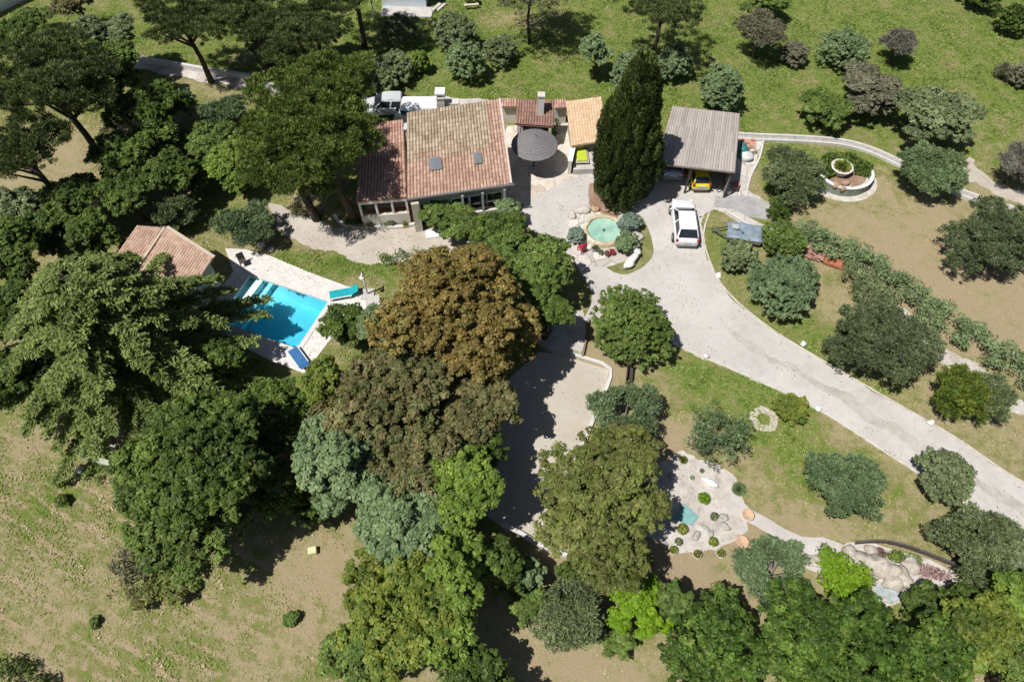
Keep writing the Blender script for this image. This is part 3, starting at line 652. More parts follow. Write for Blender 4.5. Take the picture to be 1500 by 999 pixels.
# ---- shed
S_BL, S_BR, S_TR, S_TL = P(837, 214, 1.5), P(889, 206, 1.5), P(881, 142, 2.5), P(829, 149, 2.5)
sc_ = (S_BL + S_TR) / 2
shed = thing("shed", "square shed with a light orange-tan tiled roof beside the tall cypress", "shed", (sc_.x, sc_.y, 0))
tile_roof(S_BL, S_BR, S_TR, S_TL, TILE_TAN, shed, pitch=.2, amp=.014, course=.3, step=.012)
h4 = inset([S_BL, S_BR, S_TR, S_TL], .4); mb = MB(); prism(mb, h4, 0, [roof_z(S_BL, S_BR, S_TR, S_TL, p.x, p.y) - .14 for p in h4]); mb.build("wall", CREAM, shed, world=True)
sm = (Vector((h4[0].x, h4[0].y, 1.0)) + Vector((h4[1].x, h4[1].y, 1.0))) / 2
tr_ = [P(837, 205, .5), P(890, 200, .5), P(897, 236, .5), P(884, 247, .5), P(840, 249, .5)]
TERR = struct(prism(MB(), [(p.x, p.y) for p in tr_][::-1], 0, [.5] * 5).build("terrace", CONCRETE))
MB().box(sm + Vector((.2, -.02, -.1)), (.9, .08, .9), .15).build("door", plain("shed_door", (.12, .1, .08), .7), shed, world=True)
MB().box(Vector((S_BR.x + .2, S_BR.y + 1.1, .75)), (.35, .35, 1.5)).build("pillar", WHITE, shed, world=True)
# wall running down from the shed
wa, wb = P(841, 216, .5), P(834, 248, .5)
t = thing("garden_wall", "white rendered wall running forward from the shed's left corner beside the patio", "wall", ((wa.x + wb.x) / 2, (wa.y + wb.y) / 2, 0))
MB().beam((wa.x, wa.y, .6), (wb.x, wb.y, .6), .25, 1.2).build("wall", WALL, t, world=True)
MB().beam((wa.x, wa.y, 1.23), (wb.x, wb.y, 1.23), .34, .06).build("capping", WHITE, t, world=True)
# lime green mat in a pale frame on the forecourt
mp = P(852, 228, .75)
t = thing("sun_bed", "lime green mattress on a pale frame on the concrete before the tan-roofed shed", "sun bed", (mp.x, mp.y, .5), .05)
MB().box((0, 0, .2), (.95, 1.45, .06)).build("frame", plain("bed_frame", (.42, .38, .3), .7), t)
MB().box((0, .02, .28), (.74, 1.2, .1)).build("mattress", mottled("lime_fabric", (.42, .5, .03), (.52, .6, .06), 4), t, bevel=.03)
for x in (-.42, .42):
    for y in (-.66, .66): MB().box((x, y, .09), (.06, .06, .18)).build("leg", plain("bed_frame", (.42, .38, .3), .7), t)
# ---- thatched parasol
hp = P(783, 206, 2.9); hp2 = P(783, 213, 2.15)
t = thing("thatched_parasol", "round parasol with a grey thatched cone canopy on the patio", "parasol", (hp2.x, hp2.y, 0))
m, nt, bs = newmat("grey_thatch"); tc = N(nt, "ShaderNodeTexCoord").outputs["Object"]
sp = N(nt, "ShaderNodeSeparateXYZ"); nt.links.new(tc, sp.inputs[0])
ang = mathn(nt, 'ARCTAN2', sp.outputs[1], sp.outputs[0]); rad = mathn(nt, 'SQRT', mathn(nt, 'ADD', mathn(nt, 'MULTIPLY', sp.outputs[0], sp.outputs[0]), mathn(nt, 'MULTIPLY', sp.outputs[1], sp.outputs[1])))
cb = N(nt, "ShaderNodeCombineXYZ"); nt.links.new(mathn(nt, 'MULTIPLY', ang, 9), cb.inputs[0]); nt.links.new(mathn(nt, 'MULTIPLY', rad, 1.5), cb.inputs[1])
f = noise(nt, cb.outputs[0], 3, 5, .7); nt.links.new(ramp(nt, f, [(.3, (.1, .095, .1)), (.5, (.19, .18, .185)), (.7, (.3, .285, .285))]), bs.inputs["Base Color"]); bs.inputs["Roughness"].default_value = .9
bump(nt, bs, f, .8, .04); THATCH = m
prof = [(.02, 3.05)]
for k in range(9):
    r0 = 1.62 * (k + 1) / 9; z = 3.0 - .8 * ((k + 1) / 9) ** 1.15; prof += [(r0, z + .012), (r0 + .01, z - .014)]
prof += [(1.58, 2.12), (.1, 2.85)]
MB().lathe((0, 0, 0), prof, 40, wob=lambda a, z: 1 + .012 * math.sin(23 * a + z * 5)).build("canopy", THATCH, t)
MB().tube([(0, 0, 0), (0, 0, 2.95)], .06).build("pole", BARK, t)
MB().lathe((0, 0, 0), [(0, 0.0), (.35, 0), (.35, .12), (0.06, .16)], 20).build("base", CONCRETE, t)

# ---- carport
C_BL, C_BR, C_TR, C_TL = P(962, 240, 2.5), P(1077, 253, 2.5), P(1084, 167, 3.3), P(985, 156, 3.3)
cc = (C_BL + C_TR) / 2
cp = thing("carport", "open carport with a grey-brown corrugated roof right of the tall cypress", "carport", (cc.x, cc.y, 0))
tile_roof(C_BL, C_BR, C_TR, C_TL, METALROOF, cp, pitch=.19, amp=.022, course=1.6, step=.006, thick=.08)
wd = mottled("weathered_wood", (.16, .12, .09), (.28, .22, .17), 5)
c4 = inset([C_BL, C_BR, C_TR, C_TL], .18)
for i, p in enumerate(c4[:2] + [c4[0].lerp(c4[1], .45)]):
    MB().box((p.x, p.y, (p.z - .1) / 2), (.11, .11, p.z - .1)).build("post", plain("dark_post", (.06, .05, .045), .8), cp, world=True)
MB().beam(c4[0] - Vector((0, 0, .14)), c4[1] - Vector((0, 0, .14)), .12, .18).build("beam", wd, cp, world=True)
for a, b in ((1, 2), (2, 3), (3, 0)):
    A, Bq = c4[a], c4[b]; mb = MB(); d = (Bq - A); d.z = 0; d.normalize(); n_ = Vector((d.y, -d.x, 0)) * .07
    mb.hexa([Vector((A.x, A.y, 0)) + n_, Vector((A.x, A.y, 0)) - n_, Vector((Bq.x, Bq.y, 0)) - n_, Vector((Bq.x, Bq.y, 0)) + n_],
            [Vector((A.x, A.y, A.z - .1)) + n_, Vector((A.x, A.y, A.z - .1)) - n_, Vector((Bq.x, Bq.y, Bq.z - .1)) - n_, Vector((Bq.x, Bq.y, Bq.z - .1)) + n_])
    mb.build("wall", mottled("carport_wall", (.2, .19, .18), (.34, .32, .3), 2), cp, world=True)

# ---- pool house: hipped, many-sided tiled roof
t0 = P(240, 380, 2.5)
ph = thing("pool_house", "pool house with a faceted pale pink tiled roof behind the feathery cedar", "pool house", (t0.x, t0.y, 0))
rim = [P(157, 393, 2.3), P(192, 413, 2.2), P(258, 452, 2.2), P(313, 377, 3.1), P(246, 334, 3.2), P(201, 331, 3.1)]
tile_roof(P(188, 410, 2.2), P(262, 455, 2.2), P(313, 377, 3.15), P(243, 334, 3.25), TILE_PALE, ph, "roof", pitch=.2, thick=.1)
tile_roof(P(157, 393, 2.3), P(191, 412, 2.25), P(238, 334, 3.25), P(201, 331, 3.1), TILE_PALE, ph, "roof", pitch=.2, thick=.1)
MB().beam(P(189, 411, 2.36), P(241, 333, 3.36), .14, .08).build("ridge_tiles", mottled("hip_tiles", (.45, .35, .27), (.62, .52, .42), 5), ph, world=True)
MB().beam(P(314, 377, 3.25), P(245, 333, 3.35), .2, .1).build("verge", mottled("hip_tiles", (.45, .35, .27), (.62, .52, .42), 5), ph, world=True)
mb = MB(); ft = inset(rim, .45); prism(mb, [(p.x, p.y) for p in ft][::-1], 0, [p.z - .25 for p in ft][::-1]); mb.build("wall", WALL, ph, world=True)

# ---------------------------------------------------------------- swimming pool
def pl(u, v, z=0.0): return PA + PU * u + PV * v + Vector((0, 0, z))
from mathutils.geometry import tessellate_polygon
outer = smooth_poly([P(330, 364), P(360, 366), P(395, 375), P(455, 400), P(520, 424), P(548, 440), P(530, 458), P(490, 490), P(446, 547), P(400, 530), P(350, 505), P(310, 470), P(322, 425), P(342, 398)], .3, True)
inner = [pl(0, 0), pl(PL, 0), pl(PL, PW), pl(0, PW)]
fl_ = outer + inner; me = bpy.data.meshes.new("pool_deck"); z = .03
me.from_pydata([(p.x, p.y, z) for p in fl_] + [(p.x, p.y, 0) for p in outer], [], [tuple(t) for t in tessellate_polygon([outer, inner])] + [(i, (i + 1) % len(outer), len(fl_) + (i + 1) % len(outer), len(fl_) + i) for i in range(len(outer))])
me.materials.append(PAVE); dk = struct(bpy.data.objects.new("pool_deck", me)); S.collection.objects.link(dk); SHEETS.append(np.array([(p.x, p.y) for p in outer]))
pc = pl(PL / 2, PW / 2)
pool = thing("swimming_pool", "rectangular swimming pool with turquoise water and white steps at its left end", "swimming pool", (pc.x, pc.y, 0))
m, nt, bs = newmat("pool_liner"); tc = N(nt, "ShaderNodeTexCoord").outputs["Object"]
nt.links.new(ramp(nt, noise(nt, tc, 1.2, 4), [(.35, (.5, .8, .84)), (.65, (.62, .88, .9))]), bs.inputs["Base Color"]); LINER = m  # lighter mottling in the liner colour stands in for rippling sunlight
mb = MB(); d0, d1 = -.85, -1.7
A_, B_, C_, D_ = pl(0, 0), pl(PL, 0), pl(PL, PW), pl(0, PW)
zd = [d0, d1, d1 - .1, d0 - .3]
top = [Vector((p.x, p.y, .028)) for p in (A_, B_, C_, D_)]; bot = [Vector((p.x, p.y, z)) for p, z in zip((A_, B_, C_, D_), zd)]
mb.add(top + bot, [(4, 5, 6, 7)] + [(i, (i + 1) % 4, (i + 1) % 4 + 4, i + 4) for i in range(4)]); mb.build("basin", LINER, pool, world=True)
STEPM = plain("pool_step", (.8, .84, .84), .5)
for (u0, u1, z1, mt_) in ((0.01, .42, -.5, LINER), (.423, .86, -.14, STEPM), (.863, 1.3, -.62, LINER)):
    lo = [pl(u0, .02), pl(u1, .02), pl(u1, PW - .02), pl(u0, PW - .02)]
    MB().hexa([Vector((p.x, p.y, -1.05)) for p in lo][::-1], [Vector((p.x, p.y, z1)) for p in lo][::-1]).build("step", mt_, pool, world=True)
cop = MB()
for a, b in ((pl(-.14, -.14), pl(PL + .14, -.14)), (pl(PL + .14, .0), pl(PL + .14, PW)), (pl(PL + .14, PW + .14), pl(-.14, PW + .14)), (pl(-.14, PW), pl(-.14, 0))):
    cop.beam(a + Vector((0, 0, .045)), b + Vector((0, 0, .045)), .28, .06)
cop.build("coping", mottled("coping", (.6, .56, .52), (.7, .67, .64), 4), pool, world=True)
m = bpy.data.materials.new("pool_water"); m.use_nodes = True; nt = m.node_tree; nt.nodes.clear()
out = N(nt, "ShaderNodeOutputMaterial"); tr = N(nt, "ShaderNodeBsdfTransparent"); gl = N(nt, "ShaderNodeBsdfGlossy"); gl.inputs["Roughness"].default_value = .06
fr = N(nt, "ShaderNodeFresnel"); fr.inputs[0].default_value = 1.33; ms = N(nt, "ShaderNodeMixShader"); nt.links.new(fr.outputs[0], ms.inputs[0]); nt.links.new(tr.outputs[0], ms.inputs[1]); nt.links.new(gl.outputs[0], ms.inputs[2])
tc = N(nt, "ShaderNodeTexCoord").outputs["Object"]; bp = N(nt, "ShaderNodeBump"); bp.inputs["Strength"].default_value = .15; bp.inputs["Distance"].default_value = .05
nt.links.new(noise(nt, tc, 3, 3), bp.inputs["Height"]); nt.links.new(bp.outputs[0], gl.inputs["Normal"]); nt.links.new(bp.outputs[0], fr.inputs["Normal"]); nt.links.new(ms.outputs[0], out.inputs[0])
va = N(nt, "ShaderNodeVolumeAbsorption"); va.inputs["Color"].default_value = (0.0, .76, .88, 1); va.inputs["Density"].default_value = .62; nt.links.new(va.outputs[0], out.inputs["Volume"])
wt = [Vector((p.x, p.y, -.07)) for p in (pl(.004, .004), pl(PL - .004, .004), pl(PL - .004, PW - .004), pl(.004, PW - .004))]
wb_ = [Vector((p.x, p.y, -1.9)) for p in wt]
MB().hexa(wb_[::-1], wt[::-1]).build("water", m, pool, world=True)

def rot_thing(name, label, cat, px, py, rz, group=None, z=0.0):
    p = P(px, py, z); return thing(name, label, cat, (p.x, p.y, z), rz, group)
TEAL = mottled("teal_fabric", (.0, .3, .36), (.02, .4, .46), 3, .7)
BLUEF = mottled("blue_fabric", (.03, .12, .3), (.05, .18, .4), 3, .7)
def lounger(t, mat):
    MB().box((0, 0, .3), (1.35, .6, .06)).build("seat", mat, t, bevel=.02)
    MB().box((.88, 0, .45), (.62, .6, .06), rot=Matrix.Rotation(-math.radians(32), 3, 'Y')).build("backrest", mat, t, bevel=.02)
    for x in (-.6, .55):
        for y in (-.27, .27): MB().box((x, y, .135), (.05, .05, .27)).build("leg", WHITE, t)
    f = MB()
    for y in (-.33, .33): f.box((0, y, .3), (1.4, .05, .07))
    f.build("frame", WHITE, t)
lounger(rot_thing("sun_lounger", "teal sun lounger on the sunny pool deck by the pool's right corner", "sun lounger", 500, 434, .22, z=.03), TEAL)
lounger(rot_thing("sun_lounger", "blue sun lounger in the shade on the pool deck at the near corner", "sun lounger", 438, 526, -.9, z=.03), BLUEF)
t = rot_thing("garden_chair", "small dark folding chair on the sunny pool deck near the pool house", "chair", 358, 388, .5, z=.03)
DK = plain("dark_wood", (.06, .045, .035), .7)
MB().box((0, 0, .42), (.45, .42, .04)).build("seat", DK, t); MB().box((0, .22, .68), (.45, .04, .45), rot=Matrix.Rotation(-.2, 3, 'X')).build("backrest", DK, t)
for x in (-.2, .2):
    for y in (-.18, .18): MB().box((x, y, .2), (.04, .04, .4)).build("leg", DK, t)
t = rot_thing("pool_shower", "white outdoor shower post on a stone base beside the pool deck", "shower", 539, 432, 0)
MB().box((0, 0, .06), (.8, .8, .12)).build("base", CONCRETE, t); MB().tube([(0, 0, .1), (0, 0, 2.0), (0, .1, 2.12), (0, -.25, 2.15)], .055, 8).build("post", WHITE, t, True)
MB().lathe((0, -.25, 2.06), [(.02, .07), (.13, .03), (.13, 0), (0.0, 0)], 14).build("shower_head", WHITE, t)
t = rot_thing("pool_pump_box", "low grey pump housing tucked between the shower and the copper tree", "pump box", 548, 448, .2)
MB().box((0, 0, .25), (.8, .7, .5)).build("body", METAL, t, bevel=.04); MB().box((0, 0, .53), (.88, .78, .06)).build("lid", CONCRETE, t, bevel=.01)
rng = random.Random(4)
for k, (px, py, r, lab) in enumerate(((383, 362, .34, "large pale boulder at the head of the pool deck beside a small dark plant"), (397, 367, .22, "smaller pale boulder touching the grass edge at the head of the pool deck"))):
    o = MB().rock((0, 0, r * .4), r, rng, .7, 12).build("boulder", STONE, None, True); p = P(px, py); o.location = (p.x, p.y, 0); tag(o, lab, "boulder")

# ---------------------------------------------------------------- cars
def car(t, paint, L=3.95, W=1.68, H=1.46, red=True):
    s = L / 3.95; hw = W / 2; z0 = .2
    st = [(-1.97, .80, .42, .62), (-1.93, .88, .3, .8), (-1.8, .95, .24, .95), (-1.3, .99, .2, .99), (-.5, 1.0, .2, .97), (.4, 1.0, .2, .95), (.95, .99, .2, .93), (1.45, .95, .22, .84), (1.78, .88, .25, .74), (1.93, .76, .3, .64), (1.975, .6, .4, .55)]
    V = []; F = []; n = 10
    for (y, q, zb, zt) in st:
        h = hw * q; zt *= H / 1.46; ring = [(h * .8, zb), (h * .97, zb + .08), (h, (zb + zt) / 2), (h * .985, zt - .13), (h * .88, zt - .01), (h * .45, zt + .035)]
        ring = ring[:5] + [ring[5]]; full = ring + [(-x, z) for x, z in ring[::-1]]
        V += [(x, y * s, z) for x, z in full]; n = len(full)
    for i in range(len(st) - 1):
        for k in range(n): F.append((i * n + k, i * n + (k + 1) % n, (i + 1) * n + (k + 1) % n, (i + 1) * n + k))
    F += [tuple(range(n)), tuple(range((len(st) - 1) * n, len(st) * n))[::-1]]
    body = MB().add(V, F).build("body", paint, t, True)
    sb = body.modifiers.new("s", 'SUBSURF'); sb.levels = 1; sb.render_levels = 2
    zb, zr = .93 * H / 1.46, H
    b = [Vector((-hw * .9, -1.86 * s, zb)), Vector((hw * .9, -1.86 * s, zb)), Vector((hw * .88, .95 * s, zb - .03)), Vector((-hw * .88, .95 * s, zb - .03))]
    r = [Vector((-hw * .7, -1.4 * s, zr - .05)), Vector((hw * .7, -1.4 * s, zr - .05)), Vector((hw * .66, .12 * s, zr - .02)), Vector((-hw * .66, .12 * s, zr - .02))]
    cab = MB().hexa(b, r).build("cabin", paint, t, bevel=.11)
    crown_ = MB().add([r[0] + Vector((.03, .05, .01)), r[1] + Vector((-.03, .05, .01)), Vector((hw * .6, -.5 * s, zr + .035)), r[2] + Vector((-.03, -.05, .01)), r[3] + Vector((.03, -.05, .01)), Vector((-hw * .6, -.5 * s, zr + .035))], [(0, 1, 2, 5), (5, 2, 3, 4)])
    crown_.build("roof", paint, t, True)
    def pane(name, q, sh=.07, off=.012, lo=.1, hi=.92):
        a, b_, c, d = q; n_ = (b_ - a).cross(d - a).normalized()
        f = lambda u, v: a.lerp(b_, u).lerp(d.lerp(c, u), v) + n_ * off
        MB().hexa([f(sh, lo) - n_ * .01, f(1 - sh, lo) - n_ * .01, f(1 - sh, hi) - n_ * .01, f(sh, hi) - n_ * .01], [f(sh, lo), f(1 - sh, lo), f(1 - sh, hi), f(sh, hi)]).build(name, DARKGLASS, t)
    pane("rear_window", (b[0], b[1], r[1], r[0])); pane("windscreen", (b[2], b[3], r[3], r[2]), .05)
    for (a, b_, c, d) in ((b[1], b[2], r[2], r[1]), (b[3], b[0], r[0], r[3])):
        m1, m2 = a.lerp(b_, .5), d.lerp(c, .5)
        pane("side_window", (a, m1, m2, d), .08); pane("side_window", (m1, b_, c, m2), .05)
    for x in (-1, 1):
        for y in (-1.22, 1.25):
            w_ = MB().lathe((0, 0, 0), [(.18, -.1), (.29, -.1), (.31, -.06), (.31, .06), (.29, .1), (.18, .1)], 20).build("wheel", BLACKRUB, t, True)
            w_.location = (x * (hw - .07), y * s, .31); w_.rotation_euler = (0, math.pi / 2, 0)
            rm = MB().lathe((0, 0, 0), [(0, .105 * x), (.05, .1 * x), (.17, .108 * x), (.19, .1 * x), (.19, -.1 * x)], 16).build("rim", METAL, w_, True)
        MB().box((x * (hw + .07), .72 * s, zb + .02), (.17, .09, .11)).build("wing_mirror", paint, t, bevel=.03)
        MB().box((x * hw * .82, -1.9 * s, .8), (.15, .14, .22)).build("tail_light", plain("tail_red", (.4, .02, .03), .3), t, bevel=.03)
        MB().box((x * hw * .68, 1.8 * s, .66), (.26, .22, .12)).build("headlight", plain("headlight", (.7, .72, .74), .15), t, bevel=.03)
    MB().box((0, -1.98 * s, .42), (W * .8, .08, .16)).build("rear_bumper", plain("bumper_grey", (.3, .3, .31), .6), t, bevel=.03)
    MB().box((0, -1.995 * s, .68), (.5, .03, .11)).build("number_plate", WHITE, t)
PWHITE = plain("white_car_paint", (.78, .79, .8), .25, 0, .5, .02); PSILV = plain("silver_blue_paint", (.3, .38, .48), .3, .4, .5, .03); PYEL = plain("yellow_paint", (.75, .62, .02), .35, 0, .5, .05)
PCOVER = mottled("white_cover", (.66, .66, .66), (.78, .78, .78), 2, .6, .2)
p = P(1000, 333); t = thing("car", "white hatchback parked alone on the pale driveway with its tail towards the viewer", "car", (p.x, p.y, .014), -.05); car(t, PWHITE)
p = P(983, 264); t = thing("car", "silver-blue car backed under the left side of the carport in the cypress shade", "car", (p.x, p.y + 1.7, .014), -.02); car(t, PSILV)
p = P(1025, 284); t = thing("buggy", "small yellow vehicle with its tail poking out from under the middle of the carport", "vehicle", (p.x, p.y + 1.45, .014), 0); car(t, PYEL, 2.9, 1.4, 1.3)
p = P(566, 168); t = thing("car", "pale car with a dark windscreen on the lane behind the villa's left wing", "car", (p.x, p.y + .3, .008), math.pi / 2 + .05); car(t, plain("pale_grey_paint", (.55, .57, .58), .3), 3.6)
# white van behind the villa
p = P(616, 179); t = thing("van", "long white van parked on the lane directly behind the villa roof", "van", (p.x, p.y + .2, .008), math.pi / 2 - .03); t.scale = (.85, .92, .85)
MB().hexa([Vector((x, y, .35)) for x, y in ((-.9, -2.1), (.9, -2.1), (.9, 2.2), (-.9, 2.2))], [Vector((x, y, z)) for x, y, z in ((-.82, -2.05, 2.0), (.82, -2.05, 2.0), (.78, 1.3, 1.95), (-.78, 1.3, 1.95))]).build("body", PWHITE, t, bevel=.08)
MB().box((0, 1.72, 1.42), (1.35, .02, .6), rot=Matrix.Rotation(.72, 3, 'X')).build("windscreen", DARKGLASS, t)
MB().box((-.86, 1.0, 1.5), (.1, .8, .45)).build("side_window", plain("blue_glass", (.05, .16, .28), .15), t)
for x in (-1, 1):
    for y in (-1.3, 1.5):
        w_ = MB().lathe((0, 0, 0), [(.0, .1), (.3, .1), (.34, .05), (.34, -.05), (.3, -.1), (0, -.1)], 16).build("wheel", BLACKRUB, t, True); w_.location = (x * .85, y, .34); w_.rotation_euler = (0, math.pi / 2, 0)
# trailer
t = rot_thing("trailer", "grey trailer under a blue-grey tarpaulin on the grass, drawbar pointing at the white car", "trailer", 1087, 350, -.22)
TARP = mottled("tarpaulin", (.13, .18, .23), (.22, .28, .34), 2.5, .55, .5, (.33, .38, .43), 8)
MB().box((0, 0, .55), (2.2, 1.35, .4)).build("body", METAL, t, bevel=.02)
tb = MB(); nn = 16
rng = random.Random(9); vs_ = []
for i in range(nn + 1):
    for j in range(nn + 1):
        u, v = i / nn * 2 - 1, j / nn * 2 - 1
        z = .84 + .03 * math.sin(u * 5 + v * 3) + rng.uniform(-.012, .012) - (.14 if max(abs(u), abs(v)) > .98 else 0) - .07 * (1 - u * u) * (1 - v * v)
        vs_.append((u * 1.15, v * .73, z))
tb.add(vs_, [(i * (nn + 1) + j, (i + 1) * (nn + 1) + j, (i + 1) * (nn + 1) + j + 1, i * (nn + 1) + j + 1) for i in range(nn) for j in range(nn)]).build("tarpaulin", TARP, t, True)
db = MB(); db.beam((-1.1, .5, .45), (-2.0, 0, .45), .08, .08).beam((-1.1, -.5, .45), (-2.0, 0, .45), .08, .08).beam((-1.9, 0, .45), (-2.2, 0, .5), .1, .1); db.build("drawbar", METAL, t)
MB().tube([(-1.85, 0, 0), (-1.85, 0, .7)], .035).build("jockey_wheel", METAL, t)
MB().box((-.7, .1, .92), (.45, .35, .14)).build("crate", plain("pale_crate", (.45, .47, .48), .6), t, bevel=.02)
for y in (-.78, .78):
    w_ = MB().lathe((0, 0, 0), [(.0, .08), (.24, .08), (.27, .04), (.27, -.04), (.24, -.08), (0, -.08)], 16).build("wheel", BLACKRUB, t, True); w_.location = (.2, y, .27); w_.rotation_euler = (math.pi / 2, 0, 0)

# ---------------------------------------------------------------- fish pond island
fc = P(884, 341)
t = thing("fish_pond", "round fish pond with milky green water and a yellow-stone rim on the drive's island", "pond", (fc.x, fc.y, 0))
a = abs(P(908, 341).x - P(860, 341).x) / 2
MB().lathe((0, 0, 0), [(a + .28, 0), (a + .28, .32), (a + .24, .36), (a + .02, .36), (a, .32), (a, .0)], 40, wob=lambda q, z: 1 + .02 * math.sin(q * 9) + .012 * math.sin(q * 21)).build("rim", slabs("pond_rim", (.45, .36, .2), (.6, .5, .33), (.68, .63, .54), 2.6, .03), t, True)
mw, nt, bs = newmat("green_water"); tc = N(nt, "ShaderNodeTexCoord").outputs["Object"]
nt.links.new(ramp(nt, noise(nt, tc, 1.3, 6, .7), [(.35, (.2, .4, .31)), (.5, (.31, .52, .42)), (.65, (.42, .6, .5))]), bs.inputs["Base Color"]); bs.inputs["Roughness"].default_value = .08
bump(nt, bs, noise(nt, tc, 6, 3), .15, .03)
MB().lathe((0, 0, .22), [(0.0, 0), (a * .5, 0), (a + .01, 0)], 40).build("water", mw, t)
MB().lathe((0, 0, .22), [(.1, 0), (.08, .1), (.05, .14), (0, .16)], 10).build("fountain_head", plain("dark_bronze", (.08, .12, .1), .5), t)
RED = mottled("red_glaze", (.4, .02, .04), (.55, .04, .07), 4, .4)
t = rot_thing("garden_chair", "bright red garden chair at the left front of the round fish pond", "chair", 852, 368, .6, z=.02)
MB().box((0, 0, .4), (.45, .45, .06)).build("seat", RED, t, bevel=.02); MB().box((0, -.22, .66), (.45, .05, .5)).build("backrest", RED, t, bevel=.02)
for x in (-.19, .19):
    for y in (-.19, .19): MB().box((x, y, .19), (.05, .05, .38)).build("leg", RED, t)
def pot(px, py, r, h, mat, lab, plant=None, cat="flower pot", pr=1.3, z=.016):
    p = P(px, py); t = thing("flower_pot", lab, cat, (p.x, p.y, z)); MB().lathe((0, 0, 0), [(0, 0), (r * .7, 0), (r, h * .9), (r * 1.1, h), (r * .95, h), (r * .85, h * .85), (0, h * .85)], 16).build("pot", mat, t, True)
    if plant:
        g = np.random.default_rng(int(px * 7 + py)); n = int(260 * max(.5, (r / .2) ** 2)); d = sph(g, n); d[:, 2] = np.abs(d[:, 2])
        leaf_mesh("plant", d * (r * pr * g.uniform(.4, 1, n))[:, None] + np.array([0, 0, h]), sph(g, n), np.full(n, .06) * g.uniform(.7, 1.4, n), np.full(n, .035), g.random(n), plant, t)
    return t
LRED = leafmat("leaf_red", (.2, .02, .03), (.5, .06, .08), (.7, .2, .2)); LPINK = leafmat("leaf_dusky", (.1, .08, .05), (.2, .12, .1), (.35, .2, .18))
pot(871, 368, .17, .3, METAL, "dark pot in front of the round fish pond, next to the red chair", LM['olivedark'])
pot(879, 373, .15, .25, STONE, "grey-green potted plant before the fish pond, right of the dark pot", LM['greygreen'])
pot(889, 375, .16, .25, TERRA, "pot of dusky leaves in the middle of the row before the fish pond", LPINK)
pot(896, 373, .17, .25, TERRA, "pot of red flowers at the right end of the row before the fish pond", LRED)
t = rot_thing("statue", "long white stone animal statue on the lawn right of the fish pond", "statue", 925, 385, math.radians(52), z=.01)
MB().rock((-.45, 0, .25), (.42, .28, .25), random.Random(2), n=14).rock((.1, 0, .32), (.5, .24, .22), random.Random(5), n=14).rock((.62, .04, .46), (.26, .2, .24), random.Random(8), n=14).build("body", mottled("white_stone", (.62, .6, .56), (.76, .75, .72), 6, .8, .4), t, True)
MB().rock((.84, .04, .42), (.14, .1, .09), random.Random(3), n=10).build("muzzle", WHITE, t, True)
rng = random.Random(21)
for k, (px, py, r, lab) in enumerate(((838, 317, .3, "grey round boulder at the top left of the pond island"), (854, 309, .42, "large pale boulder above the round fish pond on its left"), (872, 308, .28, "ochre rock above the round fish pond, between the pale boulder and the soil"), (886, 307, .3, "reddish rock directly above the round fish pond"), (934, 349, .4, "pale boulder between the two right-hand bushes of the pond island"))):
    o = MB().rock((0, 0, r * .35), r, rng, .6, 12).build("boulder", (STONE, STONE, mottled("ochre_rock", (.35, .24, .13), (.52, .4, .26), 5), mottled("red_rock", (.3, .17, .12), (.45, .3, .22), 5), STONE)[k], None, True)
    p = P(px, py); o.location = (p.x, p.y, 0); tag(o, lab, "boulder")

# ---------------------------------------------------------------- raised round bed and its curved wall
rc = P(1232, 262)
t = thing("raised_bed", "raised round garden bed with a curved white retaining wall in the tan lawn", "raised bed", (rc.x, rc.y, 0))
rx_ = abs(P(1270, 275).x - P(1190, 275).x) / 2
MB().lathe((0, 0, 0), [(rx_ + .02, 0), (rx_ + .02, .72), (rx_ - .25, .72), (rx_ - .25, .5)], 48, sy=.92, a0=math.radians(195), a1=math.radians(375)).build("wall", mottled("wall_painted_shade", (.16, .2, .17), (.3, .33, .28), 3), t)  # dark green-grey colour stands for the shade lying on the wall face
MB().lathe((0, 0, 0), [(rx_ + .05, .72), (rx_ + .05, .79), (rx_ - .2, .79), (rx_ - .2, .72)], 48, sy=.92, a0=math.radians(193), a1=math.radians(377)).build("capping", WHITE, t)
MB().lathe((0, 0, 0), [(rx_ + .55, 0), (rx_ + .55, .035), (rx_ + .02, .035)], 48, sy=.92, a0=math.radians(195), a1=math.radians(375)).build("apron", STONE, t)
MB().lathe((0, 0, 0), [(rx_ - .22, 0), (rx_ - .22, .56), (rx_ - .4, .56)], 48, sy=.92).build("inner_wall", STONE, t)
MB().lathe((0, 0, 0), [(0, .62), (rx_ - .24, .55)], 40, sy=.92).build("soil", SOILM, t)
g = np.random.default_rng(77); n = 9000; aa = g.uniform(-.35, math.pi + .5, n); rr = np.sqrt(g.uniform(.12, 1, n)) * (rx_ + .1)
Pt = np.stack([np.cos(aa) * rr, np.sin(aa) * rr * .92, .6 + g.random(n) * .3 + .12 * np.sin(aa * 7) + .1 * np.sin(rr * 9)], -1)
leaf_mesh("ground_cover", Pt, unit(sph(g, n) * .8 + np.array([0, 0, .7])), g.uniform(.06, .12, n), g.uniform(.04, .07, n), g.random(n), LM['deep'], t)
pc2 = P(1231, 250, .8)
t = thing("planter", "white round bowl planter of yellow-green succulents standing in the raised bed", "planter", (pc2.x, pc2.y, .62))
MB().lathe((0, 0, 0), [(.45, 0), (.75, .5), (.78, .58), (.66, .58), (.6, .5), (0, .5)], 28, wob=lambda q, z: 1 + .02 * math.sin(q * 8)).build("bowl", mottled("white_bowl", (.6, .56, .48), (.74, .71, .64), 6), t, True)
n = 500; d = sph(g, n); d[:, 2] = abs(d[:, 2]) * .7
